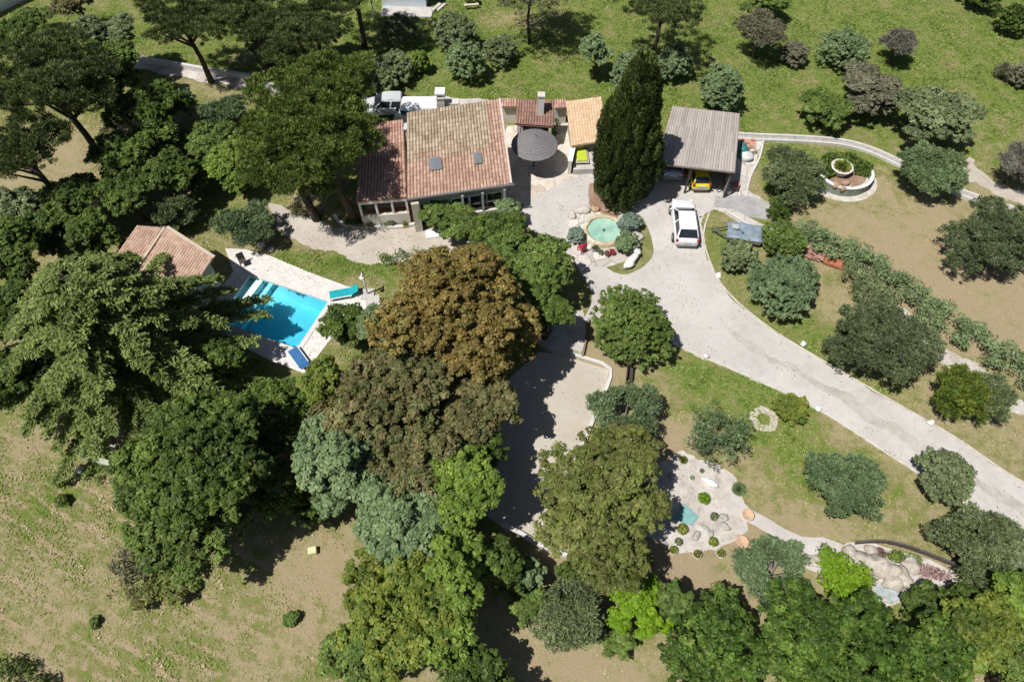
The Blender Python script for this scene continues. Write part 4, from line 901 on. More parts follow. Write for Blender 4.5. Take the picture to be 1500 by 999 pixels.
leaf_mesh("plant", d * (g.uniform(.2, .62, n))[:, None] + np.array([0, 0, .5]), unit(sph(g, n) + np.array([0, 0, .5])), g.uniform(.08, .18, n), g.uniform(.03, .05, n), g.random(n), LM['yellowg'], t, U=d)
rng = random.Random(33)
for k, (dx, dy, r, lab) in enumerate(((-.9, -1.3, .3, "brown rock at the left of the rock pile under the white bowl planter"), (-.3, -1.15, .26, "reddish rock in the rock pile nearest the white bowl planter"), (-.5, -1.65, .24, "pale orange rock at the front of the rock pile inside the raised bed"), (.05, -1.55, .22, "tan rock at the right of the rock pile inside the raised bed"))):
    o = MB().rock((0, 0, r * .3), r, rng, .7, 10).build("rock", mottled("brown_rock", (.28, .18, .12), (.5, .38, .28), 5), None, True)
    o.location = (rc.x + dx, rc.y + dy, .62); tag(o, lab, "rock")

# ---------------------------------------------------------------- long double kerb (water channel) at the top right
def kerb(pxs, name, lab, cat, w_=.16, h_=.22, off=.38, mat=None, both=True, zb=0):
    pts = [P(*q) for q in pxs]; sp_ = []
    for i in range(len(pts) - 1):
        p0, p1, p2, p3 = pts[max(i - 1, 0)], pts[i], pts[i + 1], pts[min(i + 2, len(pts) - 1)]; k = max(2, int((p2 - p1).length / .6))
        for j in range(k):
            q = j / k; sp_.append(.5 * ((2 * p1) + (p2 - p0) * q + (2 * p0 - 5 * p1 + 4 * p2 - p3) * q * q + (3 * p1 - p0 - 3 * p2 + p3) * q ** 3))
    sp_.append(pts[-1]); c = sp_[len(sp_) // 2]; t = thing(name, lab, cat, (c.x, c.y, 0))
    def strip(o1, o2, z0, z1, nm, m_):
        V = []; F = []
        for i, p in enumerate(sp_):
            d = (sp_[min(i + 1, len(sp_) - 1)] - sp_[max(i - 1, 0)]).normalized(); nn_ = Vector((-d.y, d.x, 0))
            for o, z in ((o1, z0), (o1, z1), (o2, z1), (o2, z0)): q = p + nn_ * o; V.append((q.x, q.y, z + zb))
        for i in range(len(sp_) - 1):
            for k in range(4): F.append((i * 4 + k, i * 4 + (k + 1) % 4, i * 4 + 4 + (k + 1) % 4, i * 4 + 4 + k))
        F += [(0, 1, 2, 3), tuple(len(V) - 4 + k for k in (3, 2, 1, 0))]
        MB().add(V, F).build(nm, m_, t, world=True)
    if both:
        strip(-off, -off + w_, 0, h_, "kerb", mat or WHITE); strip(off - w_, off, 0, h_ * .8, "kerb", mat or WHITE); strip(-off + w_ + .003, off - w_ - .003, 0, .05, "channel_bed", mottled("channel_bed", (.3, .28, .27), (.45, .42, .4), 4))
    else: strip(-w_ / 2, w_ / 2, 0, h_, "kerb", mat or STONE)
    return t
PALEK = mottled("pale_concrete", (.52, .5, .48), (.68, .66, .64), 3, .85, .4)
kerb([(1078, 201), (1110, 203), (1180, 206), (1240, 212), (1285, 226), (1330, 248), (1385, 275), (1420, 289), (1490, 312), (1560, 338)], "garden_wall", "long curving low double wall with a channel between at the edge of the green meadow", "wall", mat=PALEK)
kerb([(205, 91), (260, 99), (310, 108), (372, 117)], "garden_wall", "low pale wall along the sunlit lane at the upper left between the pines", "wall", .25, .45, both=False, mat=PALEK)
kerb([(1118, 205), (1112, 232), (1098, 262), (1092, 290)], "kerb", "straight pale kerb between the carport's side yard and the dry grass strip", "kerb", .14, .14, both=False, mat=PALEK)
kerb([(1560, 744), (1470, 690), (1400, 642), (1300, 584), (1200, 526), (1130, 483), (1080, 443), (1055, 415), (1040, 385), (1030, 345), (1040, 309)], "kerb", "thin pale stone kerb curving along the right edge of the driveway past the white car", "kerb", .1, .07, both=False)
kerb([(985, 503), (1030, 524), (1080, 545), (1140, 572), (1200, 601), (1300, 665), (1380, 717), (1450, 762), (1560, 832)], "kerb", "thin pale stone kerb along the left edge of the driveway beside the lawn", "kerb", .1, .07, both=False)
kerb([(836, 520), (865, 528), (894, 542), (884, 580), (866, 622), (848, 672)], "kerb", "pale stone edging around the top and right side of the sandy bowling court", "kerb", .2, .16, both=False, mat=PALEK)
kerb([(862, 470), (858, 500), (853, 524)], "kerb", "dark timber edging board beside the white gravel path above the bowling court", "kerb", .1, .3, both=False, mat=wd)
kerb([(735, 768), (765, 784), (792, 800), (830, 815)], "kerb", "pale stone edging at the lower end of the bowling court in the tree shade", "kerb", .22, .3, both=False, mat=PALEK)
kerb([(862, 846), (885, 858), (905, 868)], "kerb", "short piece of pale stone edging between the tan soil and the bright green bush", "kerb", .18, .2, both=False, mat=PALEK)
kerb([(113, 664), (140, 675), (177, 687)], "garden_wall", "short mossy pale wall in the dry field below the cedar", "wall", .28, .55, both=False, mat=mottled("mossy", (.3, .36, .26), (.5, .53, .43), 4))
kerb([(490, 318), (505, 331), (540, 334), (590, 334), (620, 326)], "kerb", "curved pale stone edging of the planting bed below the white loggia", "kerb", .2, .22, both=False, mat=PALEK)
kerb([(1060, 309), (1088, 327), (1120, 342), (1166, 345)], "kerb", "pale low kerb running past the trailer beside the stepped path", "kerb", .16, .2, both=False, mat=PALEK)
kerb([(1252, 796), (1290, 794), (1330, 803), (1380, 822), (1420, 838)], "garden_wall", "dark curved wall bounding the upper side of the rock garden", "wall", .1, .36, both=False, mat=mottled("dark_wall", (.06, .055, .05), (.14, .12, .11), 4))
# white marker stones along the drive
rng = random.Random(55)
for k, (px, py, lab) in enumerate(((1052, 405, "white marker stone on the grass at the bend of the drive below the trailer"), (1176, 505, "white marker stone at the drive's right edge below the dark olive tree"), (1034, 523, "white marker stone at the drive's left edge right of the big round bush"), (1198, 600, "white marker stone at the drive's left edge beside the yellow-green shrub"), (1361, 620, "white marker stone on the right edge of the drive below the yellowish-green tree"), (1404, 733, "white marker stone on the left edge of the drive below the round bush"))):
    o = MB().rock((0, 0, .12), .2, rng, .8, 10).build("marker_stone", WHITE, None, True); p = P(px, py); o.location = (p.x, p.y, 0); tag(o, lab, "stone", "white stones along the drive")

# ---------------------------------------------------------------- things around the carport
t = rot_thing("brick_stack", "stack of reddish bricks beside the carport's right wall, farthest from the viewer", "bricks", 1093, 212, 0)
rng = random.Random(3); mb = MB()
for i in range(5):
    for j in range(3):
        for k in range(2 if (i + j) % 3 else 3): mb.box((-.5 + i * .25, -.3 + j * .27, .06 + k * .1), (.22, .24, .09), rng.uniform(-.08, .08))
mb.build("bricks", mottled("brick", (.5, .24, .17), (.62, .36, .28), 6), t)
o = MB().rock((0, 0, .3), (.5, .55, .42), random.Random(12), n=16).build("tarpaulin_heap", mottled("teal_tarp", (.03, .16, .17), (.07, .28, .28), 5, .5, .8, fine=9), None, True); p = P(1086, 224); o.location = (p.x, p.y, 0); tag(o, "dark teal tarpaulin heap beside the carport's right wall", "tarpaulin")
o = MB().rock((0, 0, .25), (.5, .42, .34), random.Random(17), n=16).build("rubble_bag", mottled("white_bag", (.62, .62, .61), (.76, .76, .75), 4, .6, .6, fine=8), None, True); p = P(1093, 233); o.location = (p.x, p.y, 0); tag(o, "white bulk bag in front of the teal tarpaulin beside the carport", "bag")
t = rot_thing("crate", "pale wooden crate in the carport's side yard right of the teal tarpaulin", "crate", 1100, 224, .3)
mb = MB()
for s_ in (-1, 1): mb.box((s_ * .27, 0, .2), (.04, .5, .4)).box((0, s_ * .25, .2), (.5, .04, .4))
mb.box((0, 0, .04), (.5, .46, .05)).build("crate_body", mottled("pale_wood", (.5, .42, .32), (.66, .58, .47), 5), t)
t = rot_thing("bicycle", "small dark bicycle leaning at the front right corner of the carport", "bicycle", 1062, 279, .4)
for x in (-.42, .42):
    w_ = MB().lathe((0, 0, 0), [(.27, -.02), (.31, -.02), (.31, .02), (.27, .02), (.27, -.02)], 24).build("wheel", BLACKRUB, t, True); w_.location = (x, 0, .31); w_.rotation_euler = (math.pi / 2, 0, 0)
MB().tube([(-.42, 0, .31), (-.1, 0, .35), (.3, 0, .72), (-.18, 0, .72), (-.1, 0, .35)], .022, 6).tube([(-.42, 0, .31), (-.18, 0, .72), (-.2, 0, .82)], .02, 6).tube([(.42, 0, .31), (.3, 0, .72), (.28, 0, .92)], .02, 6).build("frame", DK, t, True)
MB().tube([(.27, -.24, .94), (.27, .24, .94)], .02, 6).build("handlebar", METAL, t); MB().box((-.2, 0, .85), (.24, .12, .05)).build("saddle", BLACKRUB, t, bevel=.01)
t = rot_thing("wheelbarrow", "red and grey wheelbarrow beside the white bucket at the carport's front corner", "wheelbarrow", 1076, 277, 1.2); t.scale = (.75, .75, .75)
MB().hexa([Vector(q) for q in ((-.3, -.2, .3), (.3, -.2, .3), (.3, .2, .3), (-.3, .2, .3))], [Vector(q) for q in ((-.42, -.3, .55), (.45, -.3, .58), (.45, .3, .58), (-.42, .3, .55))]).build("tray", mottled("rusty_red", (.35, .12, .1), (.5, .25, .2), 6), t)
MB().tube([(.5, -.1, .2), (-.9, -.27, .5)], .02, 6).tube([(.5, .1, .2), (-.9, .27, .5)], .02, 6).tube([(-.3, -.2, .4), (-.3, -.22, 0)], .02, 6).tube([(-.3, .2, .4), (-.3, .22, 0)], .02, 6).build("frame", METAL, t)
w_ = MB().lathe((0, 0, 0), [(0, .05), (.17, .05), (.2, 0), (.17, -.05), (0, -.05)], 16).build("wheel", BLACKRUB, t, True); w_.location = (.52, 0, .2); w_.rotation_euler = (math.pi / 2, 0, 0)
o = MB().lathe((0, 0, 0), [(0, 0), (.15, 0), (.2, .36), (.22, .38), (.19, .38), (.15, .1), (0, .08)], 16).build("bucket", WHITE, None, True); p = P(1066, 284); o.location = (p.x, p.y, .02); tag(o, "white bucket on the paving in front of the carport's right corner", "bucket")
t = rot_thing("log_pile", "long rust-red pile of boards and roof tiles lying beside the silvery hedge", "board pile", 1206, 383, math.radians(-27))
mb = MB(); rng = random.Random(8)
for k in range(70): mb.box((-.9 + rng.uniform(-1.1, .9), rng.uniform(-.3, .3), .1 + .02 * k % .3), (rng.uniform(.3, .6), .12, .05), rng.uniform(-.4, .4))
mb.build("broken_tiles", mottled("broken_tile", (.28, .13, .1), (.5, .32, .26), 5), t)
mb = MB()
for k in range(6): mb.box((.75, -.25 + k * .1, .3), (1.5, .09, .05), rng.uniform(-.02, .02)).box((.75, -.25 + k * .1, .18), (1.5, .09, .1))
mb.build("boards", mottled("rust_board", (.4, .13, .07), (.54, .22, .12), 4), t)

# ---------------------------------------------------------------- cactus garden
def small_plant(px, py, r, h, mat, lab, cat="plant", spiky=False, z=.006, name="succulent"):
    p = P(px, py); t = thing(name, lab, cat, (p.x, p.y, z)); g = np.random.default_rng(int(px + py * 3)); n = int(max(120, 420 * (r / .3) ** 2))
    d = sph(g, n); d[:, 2] = np.abs(d[:, 2])
    if spiky: leaf_mesh("leaves", d * (r * .5) * np.array([1, 1, h / r]), unit(np.cross(d, sph(g, n))), np.full(n, r * .5), np.full(n, .03), g.random(n), mat, t, U=d)
    else: leaf_mesh("leaves", d * np.array([r, r, h]) * g.uniform(.6, 1.05, n)[:, None], unit(d + .6 * sph(g, n)), g.uniform(.04, .08, n), g.uniform(.03, .05, n), g.random(n), mat, t)
    MB().lathe((0, 0, 0), [(r * .5, -.005), (r * .4, h * .4), (0, h * .5)], 8).build("stem", LM['deep'], t)
    return t
small_plant(1001, 674, .26, .3, LM['yellowg'], "yellow-green tuft at the top edge of the white gravel garden", spiky=True)
pot(1029, 733, .26, .3, STONE, "green plant in a round pale pot in the middle of the white gravel garden", LM['lime2'])
small_plant(1046, 757, .22, .3, LM['olivedark'], "dark round succulent right of the teal slab in the white gravel")
small_plant(1045, 794, .26, .24, LM['yellowg'], "yellow-green cactus cushion near the bottom of the white gravel garden")
small_plant(994, 794, .22, .24, LM['olivedark'], "grey-green cushion plant at the lower left of the white gravel garden")
small_plant(1082, 717, .42, .35, LM['greygreen'], "loose silvery plant at the right edge of the white gravel garden", spiky=True)
small_plant(1028, 690, .12, .14, LM['olivedark'], "tiny dark plant in the upper part of the white gravel, above the white rock")
small_plant(1014, 700, .12, .14, LM['greygreen'], "tiny grey plant in the upper part of the white gravel, left of the white rock")
small_plant(1000, 775, .3, .25, LM['yellowg'], "pale yellow-green cushion touching the near side of the teal slab")
for q, (px, py, lab) in enumerate(((1094, 756, "terracotta ring pot where the gravel garden meets the path"), (1086, 795, "terracotta ring pot on the grass below the gravel garden's right corner"))):
    pot(px, py, .3, .24, mottled("orange_pot", (.5, .32, .2), (.66, .48, .34), 5), lab)
for q, (px, py, lab) in enumerate(((984, 808, "leftmost of the three round pots along the lower edge of the gravel garden"), (1019, 814, "middle one of the three round pots along the lower edge of the gravel garden"), (1053, 813, "rightmost of the three round pots along the lower edge of the gravel garden"))):
    pot(px, py, .22, .3, mottled("cream_pot", (.55, .5, .35), (.7, .66, .5), 5), lab, LM['yellowg'] if q == 0 else LM['mixed'], pr=.9)
t = rot_thing("slate_slab", "tilted teal slab half hidden by the large olive-brown tree at the gravel garden's edge", "slab", 1003, 756, -.5)
MB().add([(-.5, -.45, .08), (.5, -.3, .06), (.62, .3, .12), (-.3, .55, .16), (-.5, -.45, .0), (.5, -.3, .0), (.62, .3, .0), (-.3, .55, .0)], [(0, 1, 2, 3), (4, 7, 6, 5), (0, 4, 5, 1), (1, 5, 6, 2), (2, 6, 7, 3), (3, 7, 4, 0)]).build("slab", mottled("teal_slate", (.13, .3, .3), (.24, .43, .43), 4, .5), t)
rng = random.Random(91)
for k, (px, py, r, f, lab) in enumerate(((1038, 707, (.5, .22, .2), 1, "brightest white rock in the white gravel garden"), (1060, 757, (.2, .2, .12), 0, "small grey rock right of the dark round succulent"), (1063, 772, (.28, .18, .12), 0, "grey rock in the lower right of the white gravel garden"), (1031, 772, (.3, .09, .1), 0, "long thin dark stone in the white gravel below the dark succulent"), (1020, 785, (.2, .24, .12), 0, "grey rock in the lower middle of the white gravel garden"), (1042, 782, (.16, .2, .1), 0, "pale grey rock just above the yellow-green cactus cushion"), (985, 700, (.3, .2, .14), 0, "pale rock at the upper left of the white gravel garden"), (1050, 685, (.26, .2, .12), 0, "pale rock at the upper right of the white gravel garden"), (960, 690, (.26, .24, .14), 0, "pale rock at the far left corner of the white gravel garden"))):
    o = MB().rock((0, 0, r[2] * .4), r, rng, n=12).build("rock", WHITE if f else mottled("grey_rock", (.34, .32, .3), (.5, .48, .46), 5), None, True); p = P(px, py); o.location = (p.x, p.y, .004); o.rotation_euler = (0, 0, -.6); tag(o, lab, "rock")

# ---------------------------------------------------------------- rock garden with basin, bottom right
BR = mottled("rockery", (.3, .26, .21), (.47, .42, .36), 3, .9, 1.0, (.64, .59, .53), 9)
rng = random.Random(14)
for k, (px, py, r, z, lab) in enumerate(((1243, 818, (.42, .5, .4), .2, "rounded pale boulder at the left end of the rock garden ridge"), (1258, 822, (.5, .55, .5), .3, "tall cream boulder second from the left in the rock garden ridge"), (1275, 828, (.62, .5, .5), .35, "wide cream boulder in the middle of the rock garden ridge"), (1293, 838, (.6, .55, .5), .4, "pale boulder right of the wide cream one in the rock garden ridge"), (1300, 855, (.5, .5, .45), .35, "boulder at the top of the stepped basin in the rock garden"), (1314, 848, (.5, .5, .4), .3, "grey-white boulder at the right end of the rock garden ridge"), (1262, 842, (.7, .28, .25), .15, "long flat pale stone beside the bright green hedge"), (1287, 877, (.5, .22, .2), .1, "low pale stone below the small blue basin"), (1276, 807, (.35, .25, .2), .1, "pale stone near the dark wall behind the rock garden"), (1332, 828, (.5, .4, .22), .1, "white stone near the right end of the rock garden"), (1185, 822, (.6, .3, .2), .05, "pale grey stone beside the path at the hedge's left end"), (1208, 820, (.5, .26, .2), .05, "pale grey stone on the path's edge above the bright green hedge"))):
    o = MB().rock((0, 0, z), r, rng, n=16).build("boulder", BR, None, True); p = P(px, py); o.location = (p.x, p.y, 0); o.rotation_euler = (0, 0, rng.uniform(-.5, .5)); tag(o, lab, "boulder")
t = rot_thing("garden_basin", "small stepped garden basin of blue-grey water at the foot of the rock garden", "basin", 1297, 868, .2)
MB().lathe((0, 0, 0), [(.85, 0), (.85, .35), (.7, .37), (.66, .3)], 14, sy=.75, wob=lambda a_, z: 1 + .07 * math.sin(3 * a_ + 1) + .04 * math.sin(7 * a_)).build("rim", BR, t, True)
MB().lathe((0, 0, .3), [(0, 0), (.68, 0)], 20, sy=.75).build("water", mottled("bluegrey_water", (.25, .3, .31), (.5, .55, .56), 3, .1, .2, fine=9), t)
t = rot_thing("flower_bed", "patch of dusky pink plants behind the boulders of the rock garden", "flower bed", 1285, 811, 0)
g = np.random.default_rng(5)
for kk, (dx, c_) in enumerate(((0, LPINK), (.9, LM['yellowg']), (1.7, LM['greygreen']))):
    n = 500; d = sph(g, n); d[:, 2] = np.abs(d[:, 2]); leaf_mesh("plant", d * np.array([.5, .35, .25]) * g.uniform(.5, 1, n)[:, None] + np.array([dx, -.15 * kk, .0]), unit(d + sph(g, n)), np.full(n, .06), np.full(n, .04), g.random(n), c_, t)
t = rot_thing("flower_bed", "reddish planted strip at the right end of the rock garden", "flower bed", 1362, 838, -.3)
n = 700; d = sph(g, n); d[:, 2] = np.abs(d[:, 2]); leaf_mesh("plant", d * np.array([1.1, .4, .2]) * g.uniform(.4, 1, n)[:, None], unit(d + sph(g, n)), np.full(n, .06), np.full(n, .04), g.random(n), leafmat("leaf_mauve", (.22, .13, .12), (.36, .24, .22), (.5, .36, .33)), t)

# ---------------------------------------------------------------- odd things
o = MB().box((0, 0, .16), (.42, .36, .32)).build("box", plain("pale_yellow_box", (.62, .62, .36), .7), None, bevel=.02); p = P(459, 808); o.location = (p.x, p.y, 0); o.rotation_euler = (0, 0, .2); tag(o, "pale yellow box on the dry ground right of the dark shadow below the grey-green trees", "box")
for px, py, lab in ((166, 657, "upper of the two pale stone blocks on the bare patch below the cedar"), (118, 690, "pale stone block left of the mossy wall in the dry field")):
    o = MB().box((0, 0, .12), (.4, .34, .24)).build("stone_block", STONE, None, bevel=.03); p = P(px, py); o.location = (p.x, p.y, 0); tag(o, lab, "stone block")
t = rot_thing("garden_bench", "pale bench in the deep shade between the cedar and the left trees", "bench", 78, 585, 1.1)
MB().box((0, 0, .42), (1.4, .38, .05)).build("seat", CONCRETE, t)
for x in (-.55, .55): MB().box((x, 0, .2), (.08, .34, .4)).build("leg", CONCRETE, t)
# ring of pale stones with the dry circle in the lawn
c = P(1119, 614)
o = MB().lathe((0, 0, 0), [(.36, 0), (.36, .03), (.78, .03), (.8, 0)], 40, wob=lambda q, z: 1 + .05 * math.sin(5 * q) + .03 * math.sin(13 * q)).build("stone_ring", surfmat("ring_gravel", [(.36, (.34, .3, .22)), (.5, (.5, .46, .39)), (.62, (.58, .54, .48))], 1, 4, 14, .5), None); o.location = (c.x, c.y, 0); tag(o, "pale gravel ring in the lawn left of the yellow-green shrub", "tree ring")
o = MB().lathe((0, 0, 0), [(0, .06), (.16, .05), (.2, 0)], 16).build("drain_cover", mottled("green_cover", (.2, .26, .16), (.34, .4, .26), 4), None); p = P(843, 517); o.location = (p.x, p.y, .008); tag(o, "round green cover in the white gravel above the bowling court", "drain cover")
t = rot_thing("garden_bench", "dark wooden bench on the tan soil under the big round bush", "bench", 921, 552, 1.4)
MB().box((0, 0, .42), (1.1, .36, .05)).build("seat", DK, t); MB().box((0, .18, .66), (1.1, .04, .36)).build("backrest", DK, t)
for x in (-.45, .45): MB().box((x, 0, .2), (.06, .32, .4)).build("leg", DK, t)
# flower pots by the loggia
pot(575, 331, .2, .28, STONE, "pale pot with a dark plant at the right end of the bed below the loggia", LM['olivedark'], z=0)
pot(594, 333, .16, .3, mottled("ochre_pot", (.45, .33, .1), (.58, .45, .18), 4), "ochre pot at the drive-side end of the bed below the loggia", LM['yellowg'], z=0)
# ---------------------------------------------------------------- neighbours at the top edge
a = P(563, 12); b = P(627, 16)
t = thing("neighbour_house", "pale blue-white rendered house cut off by the top edge left of centre", "house", ((a.x + b.x) / 2, a.y + 3, 0), -.05)
hw_ = (b.x - a.x) / 2
MB().box((0, 0, 1.5), (hw_ * 2, 6, 3.0)).build("wall", plain("blue_white_wall", (.62, .7, .76), .8), t)
MB().box((-.3, -3.02, 1.2), (1.7, .06, .5)).build("window", WHITE, t)
MB().box((.3, -3.7, .06), (hw_ * 2 + .6, 1.5, .12)).build("terrace", CONCRETE, t)
MB().box((hw_ + .9, -3.1, .2), (.3, 1.2, .16), -.5).box((hw_ + 1.3, -2.9, .12), (.3, 1.2, .12), -.5).build("step", STONE, t)
tl_ = tile_roof((a.x - .3, a.y - .3, 3.05), (b.x + .3, a.y - .3, 3.05), (b.x + .3, a.y + 6.2, 4.2), (a.x - .3, a.y + 6.2, 4.2), TILE_PINK, t)
a = P(0, 30)
t = thing("neighbour_house", "white-walled building cut off by the top left corner", "house", (a.x - 2.7, a.y + 3.0, 0), -.62)
MB().box((0, 0, 1.5), (6, 5, 3.0)).build("wall", WHITE, t); MB().box((0, 0, 3.06), (6.3, 5.3, .12)).build("roof", PALEK, t)
t = rot_thing("picnic_table", "pale wooden picnic table on the grass at the top edge", "picnic table", 690, 8, .1)
PW_ = mottled("pale_wood", (.5, .42, .32), (.66, .58, .47), 5)
MB().box((0, 0, .74), (1.3, .7, .06)).build("tabletop", PW_, t)
for y in (-.65, .65): MB().box((0, y, .44), (1.3, .26, .05)).build("seat", PW_, t)
for x in (-.5, .5): MB().beam((x, -.7, .02), (x, .2, .72), .06, .08).beam((x + .07, .7, .02), (x + .07, -.2, .72), .06, .08).build("leg", PW_, t)
for px, lab in ((548, "right-hand one of two pale posts in the tree shade left of the neighbour's house"), (501, "left-hand one of two pale posts in the tree shade left of the neighbour's house")):
    p = P(px, 26); o = MB().tube([(0, 0, 0), (0, 0, 2.4)], .06).build("post", WHITE, None); o.location = (p.x, p.y, 0); tag(o, lab, "post")

# ---------------------------------------------------------------- cypress
def cypress(px, py, r, h, label):
    p = P(px, py); t = thing("cypress", label, "cypress", (p.x, p.y, 0)); g = np.random.default_rng(3)
    nl = 620; z = .35 + (h - .4) * g.random(nl) ** 1.15; a = g.uniform(0, 6.283, nl)
    def prof(z): u = z / h; return r * np.clip(np.minimum(.72 + 1.3 * u, 1.0) * (1 - .8 * np.clip((u - .3) / .7, 0, 1) ** 1.5), .06, 1)
    rr = prof(z) * (.76 + .12 * np.sin(a * 3 + z * .8) + g.uniform(-.14, .16, nl))
    C = np.stack([np.cos(a) * rr, np.sin(a) * rr, z], -1); n = nl * 120; idx = np.repeat(np.arange(nl), 120)
    d = sph(g, n); out = np.stack([np.cos(a), np.sin(a), np.zeros(nl)], -1)[idx]
    fl = (d * out).sum(1) < -.3; d[fl] *= -1
    Pt = C[idx] + d * np.array([.24, .24, .62]) * g.uniform(.5, 1.1, n)[:, None]
    U = unit(out * .45 + np.array([0, 0, 1.0]) + sph(g, n) * .35); Nn = unit(d + out * .6 + sph(g, n) * .5)
    Nn = unit(Nn - U * (Nn * U).sum(1)[:, None])
    leaf_mesh("crown", Pt, Nn, .12 * g.uniform(.7, 1.4, n), .04 * g.uniform(.7, 1.4, n), np.clip(g.random(nl)[idx] * .5 + g.random(n) * .4, 0, 1), LM['cypress'], t, U)
    MB().tube([(0, 0, -.1), (0, 0, h * .85)], [r * .35, .05], 8).build("trunk", BARK, t, True)
    # dense inner body of the crown so that no sky or ground shows through its heart
    zz = np.linspace(.3, h * .95, 14); MB().lathe((0, 0, 0), [(float(prof(np.array(q)) * .62), float(q)) for q in zz], 14).build("inner_foliage", LM['cypress'], t)
    return t
cypress(908, 286, 2.4, 10.7, "tall dense dark green cypress between the tan-roofed shed and the carport")

# ---------------------------------------------------------------- cedar with feathery sprays
def cedar(px, py, zc, h, R, label, seed=11, col='cedar', name="cedar"):
    p = P(px, py, zc); t = thing(name, label, "cedar", (p.x, p.y, 0)); g = np.random.default_rng(seed)
    PT, NN, UU, TI, SA = [], [], [], [], []; tb = MB(); tb.tube([(0, 0, -.1), (.1, 0, h * .5), (0, .05, h * .98)], [.42, .25, .04], 9)
    nb = 105
    for i in range(nb):
        u = (i + .5) / nb; z = h * (.17 + .8 * u); L = R * (1 - u) ** .62 * g.uniform(.82, 1.06) + .4; a = i * 2.39996 + g.uniform(-.3, .3)
        dirv = np.array([math.cos(a), math.sin(a), 0]); side = np.array([-dirv[1], dirv[0], 0]); bend = g.uniform(-.25, .25)
        f = lambda s: dirv * (L * s) + side * (bend * L * s * s) + np.array([0, 0, z + .25 * L * s - .42 * L * s * s])
        tb.tube([f(0), f(.5), f(.95)], [.07 * (1.2 - u), .04, .012], 5, False)
        tlb = g.random(); ns = int(5 + L * 4.2)
        for j in range(ns):
            s = .25 + .75 * (j + g.random()) / ns
            for sd in (-1, 1):
                sl = (.35 + .95 * (1 - s)) * g.uniform(.6, 1.2) * min(1.0, L / 4 + .3)
                b = f(s); sdv = side * sd * .8 + dirv * .75 + g.normal(size=3) * .12; sdv /= np.linalg.norm(sdv)
                k = int(10 + 26 * sl); q = g.random(k) ** .8
                pts = b + sdv * (q * sl)[:, None] + np.array([0, 0, -1]) * (q * q * sl * .28)[:, None] + g.normal(size=(k, 3)) * np.array([.07, .07, .045])
                PT.append(pts); U = unit(sdv + g.normal(size=(k, 3)) * .5 + np.array([0, 0, -.1])); UU.append(U)
                nn_ = unit(g.normal(size=(k, 3)) * .55 + np.array([0, 0, 1.0])); NN.append(unit(nn_ - U * (nn_ * U).sum(1)[:, None]))
                TI.append(np.clip(tlb * .35 + q * .35 + g.random(k) * .3, 0, 1)); SA.append(g.uniform(.7, 1.3, k))
    PT, NN, UU, TI, SA = map(np.concatenate, (PT, NN, UU, TI, SA))
    leaf_mesh("crown", PT, NN, .13 * SA, .042 * SA, TI, LM[col], t, UU); tb.build("trunk", BARK, t, True)
    return t
cedar(164, 486, 4.6, 9.8, 7.3, "huge feathery yellow-green cedar between the pool house and the left field")

# ---------------------------------------------------------------- hedges: clumps along a line
def hedge(pxs, wid, h, col, name, label, cat="hedge", seed=1, A=.1, B=.035, dens=1.0, flat=False):
    g = np.random.default_rng(seed); pts = [P(*q, h * .5) for q in pxs]; c = sum(pts, Vector((0, 0, 0))) / len(pts)
    t = thing(name, label, cat, (c.x, c.y, 0)); C = []; Rr = []
    for i in range(len(pts) - 1):
        L = (pts[i + 1] - pts[i]).length; n = int(L * wid * 5 * dens) + 2
        for _ in range(n):
            u = g.random(); q = pts[i].lerp(pts[i + 1], u) - c; d = (pts[i + 1] - pts[i]).normalized(); o = g.uniform(-.5, .5)
            zz = h * (g.uniform(.8, .95) if flat else g.uniform(.35, .9) * (1 - .6 * abs(o)))
            C.append((q.x - d.y * o * wid * .9, q.y + d.x * o * wid * .9, zz)); Rr.append(g.uniform(.22, .45) * min(1.2, wid / 1.4 + .3))
    C = np.array(C); Rr = np.array(Rr); k = np.maximum(10, (Rr * Rr * 330)).astype(int); idx = np.repeat(np.arange(len(C)), k); n = len(idx)
    d = sph(g, n); d[d[:, 2] < -.3] *= -1
    Pt = C[idx] + d * Rr[idx][:, None] * g.uniform(.5, 1.1, n)[:, None] * np.array([1, 1, .35 if flat else .8]); Nn = unit(d + sph(g, n) * .8 + np.array([0, 0, .3]))
    Pt[:, 2] = np.maximum(Pt[:, 2], .03)
    s = g.uniform(.7, 1.4, n); leaf_mesh("foliage", Pt, Nn, A * s, B * s, np.clip(g.random(len(C))[idx] * .5 + g.random(n) * .5, 0, 1), LM[col], t)
    return t
hedge([(1165, 335), (1200, 352), (1250, 375), (1290, 400), (1330, 430), (1380, 460), (1430, 495), (1480, 528), (1540, 575)], 2.3, 1.5, 'greygreen', "hedge", "long silvery green hedge running diagonally between the tan lawn and the drive's lawn", seed=4)
hedge([(1240, 400), (1275, 430), (1310, 460)], 2.2, 1.7, 'olive', "hedge", "thicker dark part of the hedge behind the large dark olive tree", seed=5)
hedge([(1200, 840), (1235, 850), (1262, 868)], 2.1, 1.3, 'lime2', "hedge", "low bright lime-green clipped hedge at the left of the rock garden", seed=6, flat=True, A=.07, B=.045, dens=2.6)
hedge([(115, 652), (140, 668), (180, 690)], .9, .5, 'green', "hedge", "low dark green strip of plants behind the mossy wall in the dry field", seed=7)
hedge([(125, 690), (150, 700)], .8, .35, 'green', "hedge", "patch of green weeds in front of the mossy wall in the dry field", seed=8)
hedge([(0, 985), (30, 995), (70, 1005)], 1.2, .8, 'deep', "hedge", "dark green bush mass cut off by the bottom left corner", seed=9)
hedge([(505, 326), (530, 328), (555, 326), (575, 322)], .8, .6, 'deep', "flower_bed", "dark planted strip inside the curved edging below the loggia", "flower bed", seed=10)
